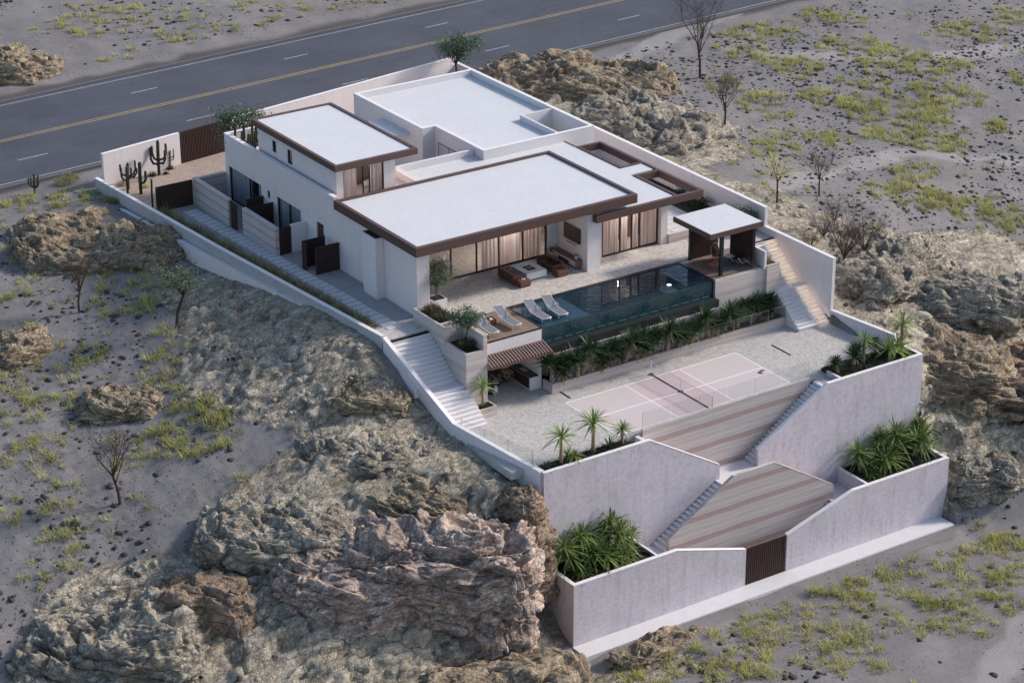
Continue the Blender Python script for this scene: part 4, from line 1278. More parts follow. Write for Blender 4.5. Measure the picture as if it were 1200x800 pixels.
place(make_sofa('low cognac leather sofa left of the square fire pit', -1), (2.75, 10.15, ZT))
place(make_sofa('low cognac leather sofa right of the square fire pit with dark cushions', 1), (5.95, 10.35, ZT))
for x, y, lb in ((2.85, 8.9, 'brown leather pouf with a cup on it at the near end of the left sofa'), (5.85, 9.0, 'brown leather pouf at the near end of the right sofa')):
    t = thing('pouf', lb, 'pouf', (x, y, ZT))
    local('cushion', MB().box(-.42, .42, -.34, .34, .05, .44), M['leather'], t, .06)
    local('base', MB().box(-.36, .36, -.28, .28, 0, .05), M['black'], t)
t = thing('tray', 'small pale tray with a candle on the left leather pouf', 'tray', (2.9, 8.95, ZT + .44))
local('plate', MB().lathe([(.14, 0), (.15, .02), (.02, .022)], n=14), M['potwhite'], t)
local('candle', MB().lathe([(.04, .02), (.04, .1), (.01, .11)], n=10), M['firewood'], t)

t = thing('fire_pit', 'large square pale concrete fire pit table between the two sofas', 'fire pit', (4.15, 10.2, ZT))
local('table', MB().box(-.78, .78, -.95, .95, .10, .40).ring(-.78, .78, -.95, .95, .45, .401, .55), M['concrete'], t, .015)
local('plinth', MB().box(-.66, .66, -.82, .82, 0, .10), M['black'], t)
local('embers', MB().box(-.325, .325, -.49, .49, .402, .44), M['ash'], t)
m = MB()
for i in range(9):
    a = i * .7; m.tube([(.22 * math.cos(a), .3 * math.sin(a), .45), (-.16 * math.cos(a + .5), -.25 * math.sin(a + .4), .53)], .032, 6)
local('logs', m, M['firewood'], t)

t = thing('television', 'large black flat television on the white niche wall above the console', 'television', (7.56, 10.15, ZT + 2.2))
local('case', MB().box(-.03, .06, -.92, .92, -.53, .53), M['black'], t, .01)
local('screen', MB().box(-.036, -.031, -.9, .9, -.51, .51), M['screen'], t)
t = thing('soundbar', 'slim white soundbar on the wall just below the television', 'speaker', (7.57, 10.15, ZT + 1.5))
local('body', MB().box(-.05, .05, -.65, .65, -.035, .035), M['potwhite'], t, .01)
local('grille', MB().box(-.056, -.051, -.6, .6, -.02, .02), M['black'], t)
t = thing('media_console', 'walnut media console on splayed legs with blush doors under the television', 'console', (7.33, 10.35, ZT))
local('carcass', MB().box(-.27, .27, -1.35, 1.35, .26, .70), M['walnut'], t, .012)
for a, b in ((-1.3, -.62), (.62, 1.3)): local('door', MB().box(-.285, -.272, a, b, .3, .66), M['pinkdoor'], t)
local('open_shelf', MB().box(-.278, -.272, -.6, .6, .3, .48), M['black'], t)
local('drawer', MB().box(-.284, -.272, -.6, .6, .49, .66), M['pinkdoor'], t)
for x in (-.2, .2):
    for y in (-1.2, 1.2): local('leg', MB().cone((x, y, .26), (x * 1.1, y * 1.05, 0), .035, .02, 6), M['walnut'], t)


def leaf_blade(m, base, d, length, width, droop, seg=3, twist=0.0):
    """one strap leaf: thin V-strip bending down"""
    b = Vector(base); d = Vector(d).normalized(); side = d.cross(Vector((0, 0, 1)))
    if side.length < .05: side = Vector((1, 0, 0))
    side.normalize()
    n0 = len(m.v); pts = []
    for i in range(seg + 1):
        t = i / seg
        p = b + d * (length * t) + Vector((0, 0, -droop * length * t * t))
        w = width * (1 - t) ** .55 * (.55 + .45 * min(1, t * 4)) if i < seg else 0.0
        pts.append((p - side * w / 2, p + side * w / 2))
    for a, c in pts: m.v += [tuple(a), tuple(c)]
    for i in range(seg): m.f.append((n0 + 2 * i, n0 + 2 * i + 1, n0 + 2 * i + 3, n0 + 2 * i + 2))


def rosette(rnd, n=54, L=.75, w=.062, z0=0, up=1.35, low=-.35, dr=1.0):
    m = MB()
    for i in range(n):
        e = up - (up - low) * (i / n) ** .9 + rnd.uniform(-.12, .12); a = i * 2.39996 + rnd.uniform(-.2, .2)
        d = (math.cos(a) * math.cos(e), math.sin(a) * math.cos(e), math.sin(e))
        l = L * rnd.uniform(.8, 1.1) * (.78 + .3 * (i / n) if i < n * .6 else 1.0)
        leaf_blade(m, (d[0] * .03, d[1] * .03, z0 + rnd.uniform(-.10, .06)), d, l, w * rnd.uniform(.85, 1.2), rnd.uniform(.10, .42) * dr, 3)
    return m


def skirt(rnd, n, L, z0):
    m = MB()
    for i in range(n):
        a = rnd.uniform(0, 6.28); e = rnd.uniform(-1.35, -.75)
        d = (math.cos(a) * math.cos(e), math.sin(a) * math.cos(e), math.sin(e))
        leaf_blade(m, (d[0] * .05, d[1] * .05, z0 - rnd.uniform(0, .2)), d, L * rnd.uniform(.5, .9), .05, .05, 2)
    return m


def make_yucca(seed, trunk, heads, mat, L=.75, n=54, sk=12, w=.062):
    rnd = random.Random(seed)
    t = thing('yucca_plant', 'x', 'yucca', (0, 0, 0))
    tm = MB(); first = True
    for k in range(heads):
        a = rnd.uniform(0, 6.28) + k * 2.2; r = 0 if heads == 1 else rnd.uniform(.12, .34)
        h = trunk * (1 if k == 0 else rnd.uniform(.45, .9))
        tip = (r * math.cos(a), r * math.sin(a), h)
        if h > .08: tm.tube([(r * .2 * math.cos(a), r * .2 * math.sin(a), -.1), (tip[0] * .6, tip[1] * .6, h * .5), tip], [.075, .06, .055], 7)
        m = rosette(rnd, n, L * rnd.uniform(.85, 1.08), w, low=-.1 if mat is M['yuccadark'] else -.35, dr=.35 if mat is M['yuccadark'] else 1.0); m.v = [(p[0] + tip[0], p[1] + tip[1], p[2] + tip[2]) for p in m.v]
        local('leaf_crown', m, mat, t)
        if sk and h > .3:
            m = skirt(rnd, sk, L * .7, 0); m.v = [(p[0] + tip[0], p[1] + tip[1], p[2] + tip[2]) for p in m.v]
            local('dry_skirt', m, M['dryleaf'], t)
    if tm.v: local('trunk', tm, M['palmtrunk'], t, smooth=True)
    return t


YU = {}
def yucca(kind, loc, rz, label, sc=1.0, group=None):
    spec = {'clump': (11, 1.0, 2, M['yucca'], .95, 40, 6, .085), 'clump2': (12, .6, 2, M['yucca'], 1.05, 38, 4, .085), 'low': (13, .12, 1, M['yucca'], .85, 60, 0, .075),
            'tall': (14, 1.05, 1, M['yuccafresh'], .80, 44, 5, .066), 'mid': (15, .65, 1, M['yucca'], .72, 48, 6, .062), 'dark': (16, .62, 2, M['yuccadark'], .62, 104, 14, .048),
            'dark2': (17, .75, 3, M['yuccadark'], .58, 92, 14, .048), 'fresh': (18, .35, 2, M['yuccafresh'], .8, 42, 0, .07), 'young': (19, .05, 1, M['yuccadark'], .5, 36, 0, .055)}[kind]
    sc *= {'lower': 1.5, 'row': 1.95, 'upper': 1.62}.get('lower' if 'lower' in label else 'row' if 'long row' in label else 'upper' if 'upper' in label else '', 1.3)
    if kind not in YU:
        YU[kind] = make_yucca(*spec); return place(YU[kind], loc, rz, label, sc, group)
    return dup(YU[kind], loc, rz, label, sc, group)


ORD = ['first', 'second', 'third', 'fourth', 'fifth', 'sixth', 'seventh', 'eighth', 'ninth', 'tenth', 'eleventh', 'twelfth', 'thirteenth', 'fourteenth', 'fifteenth', 'sixteenth', 'seventeenth', 'eighteenth', 'nineteenth', 'twentieth']
# lower left planter
yl = [('clump', -5.6, -8.6, 1.1), ('clump2', -4.7, -8.95, 1.05), ('clump', -4.3, -8.3, 1.2), ('low', -5.3, -9.3, .9), ('clump2', -3.3, -8.8, 1.15), ('clump', -2.6, -8.1, 1.25), ('low', -3.0, -9.2, .95), ('clump', -1.9, -8.5, 1.1), ('fresh', -2.1, -9.3, .95)]
for i, (k, x, y, s) in enumerate(sorted(yl, key=lambda q: q[1])):
    yucca(k, (x, y, -6.12), i * 1.7, f'{ORD[i]} yucca from the left in the dense clump of the lower left planter', s, 'yuccas in the lower left planter')
yucca('mid', (-.95, -8.4, -6.12), .5, 'slim bare-trunked yucca standing alone at the right end of the lower left planter', 1.05, 'yuccas in the lower left planter')
yr = [('clump', 17.2, -8.4, 1.0), ('clump2', 18.0, -9.2, 1.05), ('low', 17.3, -9.3, .85), ('clump', 18.9, -8.3, 1.1), ('clump2', 19.5, -9.3, 1.0), ('clump', 20.4, -8.3, 1.25), ('clump2', 21.4, -8.5, 1.35), ('clump', 22.0, -8.0, 1.1)]
for i, (k, x, y, s) in enumerate(sorted(yr, key=lambda q: q[1])):
    yucca(k, (x, y, -6.12), i * 1.3 + .4, f'{ORD[i]} yucca from the left in the dense clump of the lower right planter', s, 'yuccas in the lower right planter')
for i, (k, x, y, s, lb) in enumerate([('young', -6.1, -6.95, .9, 'small grey green yucca at the left end of the upper left planter strip'), ('tall', -5.1, -6.9, 1.1, 'upright fresh green yucca left of the middle in the upper left planter strip'),
        ('fresh', -4.3, -6.7, .7, 'low young yucca beside the upright one in the upper left planter strip'), ('tall', -2.65, -6.7, 1.2, 'tallest yucca with a slim trunk in the upper left planter strip'),
        ('young', -1.5, -6.8, 1.1, 'low dark yucca between two trunked ones in the upper left planter strip'), ('mid', -.55, -6.75, .95, 'short trunked yucca at the right end of the upper left planter strip')]):
    yucca(k, (x, y, .1), i * 1.9, lb, s, 'yuccas in the upper left planter strip')
for i, (k, x, y, s, lb) in enumerate([('dark', 16.6, -6.6, .8, 'dark slim yucca at the left end of the upper right planter'), ('dark', 18.3, -5.9, 1.05, 'dark yucca, left of a bright pair in the upper right planter'),
        ('tall', 18.9, -6.2, .95, 'bright slender yucca beside a dark one in the upper right planter'), ('dark', 20.6, -5.7, .8, 'small dark yucca against the low parapet in the upper right planter'),
        ('fresh', 21.4, -6.3, 1.2, 'broad bright yucca near the right end of the upper right planter'), ('tall', 22.2, -6.1, 1.15, 'tallest bright yucca at the right corner of the upper right planter')]):
    yucca(k, (x, y, .17), i * 2.1, lb, s, 'yuccas in the upper right planter')
# row below the pool
xs = [.6, 1.4, 2.3, 3.1, 4.0, 4.9, 5.7, 6.6, 7.5, 8.3, 9.2, 10.1, 11.0, 11.9, 12.8, 14.0, 15.2, 16.4, 17.5, 18.4]
for i, x in enumerate(xs):
    k = ('dark2', 'dark')[i % 2] if i % 5 else 'dark2'
    yucca(k, (x, 1.86 + (.35 if x > 13.7 else 0) + random.uniform(-.06, .06), .55), i * 1.37, f'{ORD[i]} dark yucca from the left in the long row below the pool', random.uniform(.92, 1.2), 'dark yuccas in the row below the pool')
yucca('tall', (-5.15, 1.45, .5), 1.1, 'fresh green yucca in the box planter at the foot of the broad white steps', 1.1)
yucca('young', (-4.95, 1.35, .5), 2.1, 'low dark yucca in the box planter at the foot of the broad white steps', .9)

# barbecue corner
t = thing('barbecue_grill', 'black kettle barbecue on a trolley in the alcove with its lid open', 'barbecue', (-3.45, 3.85, 0), rz=-.2)
local('trolley', MB().box(-.5, .5, -.3, .3, .08, .78), M['black'], t, .01)
local('side_shelf', MB().box(.502, .9, -.26, .26, .72, .76), M['steel'], t, .005)
local('bowl', MB().box(-.46, .46, -.3, .3, .782, .95), M['black'], t, .03)
local('lid', MB().prism([(.28, .95), (.34, 1.42), (.18, 1.5), (.08, 1.35), (.2, .97)], 'x', -.46, .46), M['black'], t, .02)
local('gas_bottle', MB().lathe([(.10, 0), (.16, .04), (.16, .36), (.08, .46), (.03, .5)], (.68, -.05, .02), 14), M['potwhite'], t, smooth=True)
for x in (-.42, .42): local('wheel', MB().cone((x - .03, -.26, .08), (x + .03, -.26, .08), .08, .08, 12), M['black'], t)
t = thing('firewood_stack', 'stack of split firewood logs against the back wall of the barbecue alcove', 'firewood', (-1.75, 4.75, 0))
rnd = random.Random(3); logs = []
for r_ in range(9):
    for c_ in range(15):
        x = -.98 + c_ * .135 + (r_ % 2) * .067 + rnd.uniform(-.02, .02); z = .07 + r_ * .125
        if r_ > 6 and rnd.random() < .3: continue
        rr = rnd.uniform(.045, .068); y0 = -.32 + rnd.uniform(-.07, .05)
        logs.append(local('log', MB().cone((x, y0, z), (x + .01, .28, z), rr, rr * .95, rnd.choice((5, 6, 7))), M['firewood'] if rnd.random() < .55 else M['darkbark'], t))
for o in logs[100:]:
    bpy.data.objects.remove(o)

# pavilion furniture
def shell_chair(label, loc, rz):
    t = thing('lounge_chair', label, 'chair', loc, rz=rz)
    ring = [(.40 * math.cos(a), .0 + .20 * (math.sin(a) * .5 + .5), .62 + .46 * math.sin(a)) for a in [k * math.pi / 10 for k in range(20)]]
    local('rim', MB().tube(ring + [ring[0]], .028, 6), M['firewood'], t, smooth=True)
    local('backrest', MB().add([(p[0] * .93, p[1] + .015, (p[2] - .62) * .93 + .62) for p in ring], [tuple(range(20))]), M['leatherdark'], t)
    local('seat', MB().prism([(-.32, -.42), (.32, -.42), (.38, .05), (-.38, .05)], 'z', .34, .42), M['leatherdark'], t, .03)
    for x in (-.28, .28):
        for y in (-.35, .08): local('leg', MB().cone((x, y, .34), (x * 1.15, y * 1.15, 0), .022, .015, 6), M['black'], t)
    return t
shell_chair('round backed lounge chair with pale wooden rim facing the pool in the pavilion', (15.95, 5.45, 4.12), .25)
t = thing('lounge_chair', 'low reclining chair with curved white side rails near the pavilion glass guard', 'chair', (16.55, 3.75, 4.12), rz=1.9)
local('seat', seat_strip(.6, [(-.55, .28), (.1, .22), (.55, .66)], .04), M['leatherdark'], t, .01)
for x in (-.34, .34):
    local('side_rail', MB().tube([(x, -.62, .05), (x, -.3, .30), (x, .2, .28), (x, .66, .78)], .028, 6), M['aluminium'], t, smooth=True)
for x in (-.3, .3): local('leg', MB().tube([(x, .25, .3), (x, .35, 0)], .02, 6), M['black'], t)
t = thing('side_table', 'small square white topped table between the chairs in the pavilion', 'table', (16.35, 4.55, 4.12))
local('table_top', MB().box(-.27, .27, -.27, .27, .42, .46), M['potwhite'], t, .01)
for x in (-.2, .2):
    for y in (-.2, .2): local('leg', MB().cone((x, y, .42), (x, y, 0), .015, .015, 6), M['black'], t)
t = thing('pouf', 'round terracotta coloured pouf table on the pavilion floor near the pool', 'pouf', (14.95, 4.35, 4.12))
local('drum', MB().lathe([(.40, 0), (.44, .05), (.44, .36), (.40, .42), (.05, .43)], n=20), M['clay'], t, smooth=True)
local('seam', MB().lathe([(.445, .19), (.447, .2), (.445, .21)], n=20), M['leatherdark'], t)
t = thing('rug', 'dark grey patterned rug on the pavilion floor', 'rug', (16.2, 4.1, 4.121))
local('pile', MB().box(-.9, .7, -.7, .7, 0, .012), M['sling'], t)

# white folding chair seen through the glass, upper room chair
t = thing('folding_chair', 'white director chair inside the dark living room behind the glass', 'chair', (.1, 13.6, ZT), rz=.5)
m = MB()
for x in (-.25, .25):
    m.tube([(x, -.25, 0), (x, .25, .55), (x, .28, 1.15)], .022, 5).tube([(x, .25, 0), (x, -.25, .55)], .022, 5)
local('frame', m, M['aluminium'], t)
local('seat', MB().box(-.25, .25, -.22, .22, .55, .57), M['potwhite'], t); local('backrest', MB().box(-.25, .25, .26, .28, .85, 1.12), M['potwhite'], t)
t = thing('armchair', 'pale rounded armchair behind the upper storey window', 'chair', (-1.75, 20.3, 7.99))
local('shell', MB().lathe([(.28, .35), (.38, .4), (.42, .75), (.36, .78), (.33, .5), (.02, .46)], n=18), M['potwhite'], t, smooth=True)
local('base', MB().lathe([(.2, 0), (.05, .04), (.04, .36)], n=12), M['black'], t)


# ------------------------------------------------------------------ potted plants, trees
def pot(name, label, cat, loc, r, h, mat):
    t = thing(name, label, cat, loc)
    local('pot', MB().lathe([(r * .7, 0), (r, h * .9), (r, h), (r * .85, h), (r * .8, h * .85), (.01, h * .84)], n=16), mat, t, smooth=False)
    return t
rnd = random.Random(5)
t = pot('potted_plant', 'spiky green plant in a white floor pot at the back of the television niche', 'plant', (7.15, 11.75, ZT), .22, .42, M['potwhite'])
m = rosette(rnd, 34, .75, .06, .4, 1.45, .5); local('leaves', m, M['yuccafresh'], t)
t = pot('potted_plant', 'small green plant in a white pot standing on the media console', 'plant', (7.35, 9.35, ZT + .70), .13, .2, M['potwhite'])
m = rosette(rnd, 26, .36, .05, .18, 1.4, .2); local('leaves', m, M['yuccafresh'], t)


def make_tree(name, label, cat, loc, h, crown_r, crown_c, seed, leafmat, barkmat, nleaf, lsize, trunk_r=.06, limbs=7, flat=.75, fork=.35, spread=1.0, group=None, clumps=26):
    """tapered forking trunk, limbs and twigs; leaves in clumps at the twig ends"""
    rnd = random.Random(seed)
    t = thing(name, label, cat, loc, group)
    m = MB(); ends = []
    lean = (rnd.uniform(-.12, .12) * h, rnd.uniform(-.12, .12) * h)
    f = Vector((lean[0], lean[1], h * fork))
    m.tube([(0, 0, -.3), (lean[0] * .3, lean[1] * .2, h * fork * .5), f], [trunk_r * 1.15, trunk_r, trunk_r * .85], 7)
    c = Vector((0, 0, crown_c))
    for i in range(limbs):
        a = i * 2.39996 + rnd.uniform(-.4, .4); e = rnd.uniform(-.3, 1.1); rr = crown_r * rnd.uniform(.55, .9)
        tip = c + Vector((math.cos(a) * math.cos(e) * rr, math.sin(a) * math.cos(e) * rr, math.sin(e) * rr * flat))
        mid = f.lerp(tip, .5) + Vector((rnd.uniform(-.1, .1), rnd.uniform(-.1, .1), rnd.uniform(.0, .2))) * crown_r
        m.tube([f, mid, tip], [trunk_r * .6, trunk_r * .36, trunk_r * .14], 5)
        ends += [tip, f.lerp(mid, .9)]
        for j in range(3):
            s = mid.lerp(tip, rnd.uniform(.1, .9))
            q = s + Vector((rnd.uniform(-1, 1), rnd.uniform(-1, 1), rnd.uniform(-.3, .9))) * crown_r * .38
            m.tube([s, s.lerp(q, .5) + Vector((0, 0, .04)), q], [trunk_r * .2, trunk_r * .13, trunk_r * .06], 4); ends.append(q)
    local('trunk', m, barkmat, t)
    if leafmat is None: return t
    V = []; F = []
    per = max(1, nleaf // len(ends))
    for e in ends:
        cs = crown_r * rnd.uniform(.16, .32)
        for k in range(int(per * rnd.uniform(.5, 1.5))):
            p = e + Vector((rnd.gauss(0, cs), rnd.gauss(0, cs), rnd.gauss(0, cs * .65)))
            d = Vector((rnd.gauss(0, 1), rnd.gauss(0, 1), rnd.gauss(.1, .6))).normalized(); s = d.cross(Vector((rnd.gauss(0, 1), rnd.gauss(0, 1), rnd.gauss(0, 1)))).normalized()
            l = lsize * rnd.uniform(.7, 1.3); w = l * .34; n0 = len(V)
            V += [p - d * l / 2, p + s * w / 2, p + d * l / 2, p - s * w / 2]; F.append((n0, n0 + 1, n0 + 2, n0 + 3))
    local('crown', MB().add(V, F), leafmat, t)
    return t


def tuft_mesh(rnd, n, L, w, spread, mb=None, at=(0, 0, 0), up=.5):
    mb = mb or MB()
    for i in range(n):
        a = rnd.uniform(0, 6.28); e = rnd.uniform(up, 1.5); r = spread * math.sqrt(rnd.random())
        b = rnd.uniform(0, 6.28)
        leaf_blade(mb, (at[0] + r * math.cos(b), at[1] + r * math.sin(b), at[2]), (math.cos(a) * math.cos(e), math.sin(a) * math.cos(e), math.sin(e)), L * rnd.uniform(.6, 1.2), w, rnd.uniform(.1, .5), 2)
    return mb


t = thing('planter_pot', 'grey square planter pot at the house corner holding the larger olive tree', 'planter', (-3.85, 8.75, ZT))
local('pot', MB().ring(-.5, .5, -.5, .5, .06, 0, .85), M['concrete'], t, .012); local('soil', MB().box(-.44, .44, -.44, .44, .1, .78), M['soil'], t)
make_tree('olive_tree', 'grey green olive tree in the square pot at the front left house corner', 'tree', (-3.85, 8.75, ZT + .78), 2.6, 1.25, 1.55, 41, M['olive'], M['bark'], 2600, .17, .055, 8, .8, .3)
make_tree('olive_tree', 'small round olive tree growing from the lower bed of the banded planter by the loungers', 'tree', (-5.15, 3.45, 3.95), 2.4, 1.02, 1.75, 42, M['greenleaf'], M['darkbark'], 2600, .15, .045, 8, .85, .45)
rnd = random.Random(8)
for (x, y, z, r, lb) in ((-5.3, 3.0, 3.98, .72, 'dark olive bush in the lower bed of the banded planter'), (-5.25, 6.0, 4.78, .85, 'feathery bush in the upper bed of the banded planter, near the house corner'), (-5.2, 7.1, 4.78, .7, 'second feathery bush in the upper bed of the banded planter, behind the nearer one')):
    t = thing('bush', lb, 'bush', (x, y, z))
    m = MB()
    for k in range(4): tuft_mesh(rnd, 210, .42, .028, r * .75, m, (0, 0, .12 * k), .1)
    local('foliage', m, M['bush'], t)
    m = MB()
    for k in range(6): m.tube([(0, 0, -.05), (rnd.uniform(-.25, .25), rnd.uniform(-.25, .25), .5)], [.02, .008], 4)
    local('stem', m, M['darkbark'], t)
make_tree('tree', 'dense green tree rising behind the cactus terrace at the street end of the house', 'tree', (-3.3, 35.3, ZT), 5.6, 1.75, 4.6, 43, M['greenleaf'], M['darkbark'], 3600, .22, .09, 10, .75, .5)
make_tree('tree', 'slender green tree at the far back corner of the plot beside the road', 'tree', (20.6, 44.6, ZT), 5.2, 1.7, 3.9, 44, M['greenleaf'], M['darkbark'], 2600, .22, .08, 9, .65, .45)
make_tree('shrub', 'round green shrub on the bed behind the pavilion beside the tall white wall', 'shrub', (20.6, 8.4, 4.15), 1.7, .95, 1.0, 45, M['greenleaf'], M['darkbark'], 1500, .16, .04, 7, .8, .3)
for i, (x, y) in enumerate(((20.4, 11.0), (20.6, 13.2), (20.5, 10.0), (20.3, 15.4))):
    make_tree('shrub', ('low dark shrub along the right wall, second nearest the pavilion', 'low dark shrub along the right wall, third from the pavilion', 'low dark shrub along the right wall, nearest the pavilion', 'low dark shrub along the right wall under the open roof frame')[i], 'shrub', (x, y, 4.15), .9, .75, .45, 46 + i, M['cover'], M['darkbark'], 900, .15, .03, 6, .6, .3, group='shrubs along the right wall')
t = thing('bush', 'rounded leafy bush in the corner planter right of the pavilion', 'bush', (18.25, 3.05, 4.1))
m = MB()
for k in range(3): tuft_mesh(rnd, 160, .34, .04, .38, m, (0, .1, .1 * k), .1)
local('foliage', m, M['striplant'], t); local('stem', MB().tube([(0, 0, -.05), (.1, .1, .3)], [.02, .01], 4), M['darkbark'], t)

# ---------- cacti
def cactus(label, loc, h, arms, r=.13, seed=1, sc=1.0, cat='cactus', group=None, mat=None):
    rnd = random.Random(seed); t = thing('cactus', label, cat, loc, group)
    def col_(p, rr):
        return MB().tube(p + [(p[-1][0], p[-1][1], p[-1][2] + rr * .8)], [rr * .85] + [rr] * (len(p) - 1) + [rr * .45], 10)
    r *= .8
    local('trunk', col_([(0, 0, -.1), (.01, .02, h * .5), (.04, -.02, h)], r), mat or M['cactus'], t, smooth=True)
    for i in range(arms):
        a = i * 2.6 + rnd.uniform(-.4, .4); z = h * rnd.uniform(.3, .55); l = rnd.uniform(.35, .5) * sc; up = h * rnd.uniform(.25, .45)
        p = [(0, 0, z), (math.cos(a) * l * .7, math.sin(a) * l * .7, z + .08), (math.cos(a) * l, math.sin(a) * l, z + .3 * sc), (math.cos(a) * l, math.sin(a) * l, z + up + .2)]
        local('arm', col_(p, r * .75), mat or M['cactus'], t, smooth=True)
    return t
cactus('tall many armed saguaro cactus in front of the white street wall', (-7.4, 41.0, ZT), 2.55, 4, .15, 3, 1.5)
cactus('slim single column cactus between the fence and the armed cactus', (-10.2, 38.2, ZT), 2.3, 1, .16, 4)
cactus('three armed cactus nearest the low left boundary wall', (-10.5, 39.6, ZT), 1.9, 3, .12, 5, 1.4)
cactus('second cactus column close beside the three armed one', (-10.9, 38.9, ZT), 1.9, 2, .12, 6)
cactus('thin column cactus at the left end of the brown slatted fence', (-10.75, 35.2, ZT), 2.1, 0, .09, 7)
cactus('small branching cactus right of the tall one at the street wall', (-6.0, 42.0, ZT), 1.25, 3, .06, 8, .8)
cactus('small dark cactus growing alone beside the road outside the plot', (-16.2, 43.1, 3.6), 1.7, 4, .10, 9, .9)
for i, (x, y, r) in enumerate(((-7.9, 41.1, .5), (-6.2, 41.7, .42), (-10.5, 40.6, .6), (-6.9, 40.9, .3), (-9.4, 39.2, .4))):
    t = thing('desert_shrub', ('dark shrub at the foot of the tallest cactus', 'dark shrub at the foot of the small branching cactus', 'grey shrub in the left corner of the cactus garden', 'tiny shrub right of the tallest cactus', 'yellowish shrub right of the single column cactus')[i], 'shrub', (x, y, ZT), 'shrubs in the cactus garden')
    local('foliage', tuft_mesh(rnd, 150, r, .03, r * .55, None, (0, 0, 0), .1), M['drygrass'] if i == 2 else M['cover'] if i != 4 else M['tuft'], t)
    local('stem', MB().tube([(0, 0, -.05), (.04, .05, r * .6)], [.02, .008], 4), M['darkbark'], t)
for i in range(9):
    x = -5.0 + i * .55; rr = random.Random(60 + i)
    cactus(f'{ORD[i]} column cactus from the left on the upper terrace at the street end', (x if i < 6 else -4.9 + (i - 6) * .12, 33.3 - (i % 3) * .25 if i < 6 else 32.5 - (i - 6) * .75, 7.98), rr.uniform(1.3, 1.9), rr.choice((0, 1)), .11, 70 + i, .6, group='cacti on the upper terrace')
single('cactus_bed', MB().box(-5.15, -1.5, 32.6, 33.72, 7.985, 8.12).box(-5.15, -4.7, 30.4, 32.598, 7.985, 8.12), M['soil'], 'narrow soil bed holding the cactus row on the upper terrace', 'planting bed')
for i, (x, y) in enumerate(((-6.9, 36.4), (-6.2, 36.6), (-7.6, 36.25), (-5.7, 36.8))):
    t = thing('agave', 'small dark agave in the row on the sand behind the low banded wall', 'agave', (x, y, ZT), 'agaves behind the low banded wall')
    local('leaves', rosette(random.Random(80 + i), 26, .34, .06), M['cover'], t)

# ------------------------------------------------------------------ ground cover in the beds (nobody could count it)
def cover(name, rects, dens, L, w, mat, label, up=.25, seed=2):
    rnd = random.Random(seed); m = MB()
    for x0, x1, y0, y1, z in rects:
        for i in range(int((x1 - x0) * (y1 - y0) * dens)):
            tuft_mesh(rnd, 5, L * rnd.uniform(.6, 1.3), w, .06, m, (rnd.uniform(x0, x1), rnd.uniform(y0, y1), z), up)
    o = obj(name, m, mat); tag(o, label, 'ground cover', None, 'stuff'); return o
cover('ground_cover', [(-6.4, -.55, -10.2, -7.55, -6.12), (16.25, 22.6, -10.2, -7.55, -6.12), (-6.45, -.1, -7.22, -6.35, .1), (16.25, 22.6, -7.22, -5.3, .17)], 90, .26, .035, M['cover'], 'dark low ground cover filling the beds of the front planters')
cover('ground_cover', [(.3, 18.8, 1.72, 2.0, .55), (20.0, 21.4, 8.2, 20, 4.16), (-5.5, -4.6, 1.1, 1.8, .5)], 30, .2, .03, M['cover'], 'dark low ground cover under the row of yuccas below the pool', seed=4)
rnd = random.Random(9); m = MB()
for i in range(640):
    y = rnd.uniform(8.4, 33.8); x = LX(y) + .16 + rnd.random() * (.8 + .15 * (y - 8) / 26)
    tuft_mesh(rnd, rnd.choice((5, 7, 9)), rnd.uniform(.65, 1.15) * (.78 + .35 * (y - 8) / 26), .034, .24, m, (x, y, ZT + .03), .45)
tag(obj('strip_grass', m, M['striplant']), 'rough olive green grasses filling the strip along the left boundary wall', 'grass', None, 'stuff')

# ------------------------------------------------------------------ terrain sheet
def axis(lo, hi, step, far):
    a = list(np.arange(lo, hi + 1e-6, step)); s = step; x = hi
    while x < far: s *= 1.22; x += s; a.append(x)
    s = step; x = lo; b = []
    while x > -far: s *= 1.22; x -= s; b.append(x)
    return np.array(b[::-1] + a)


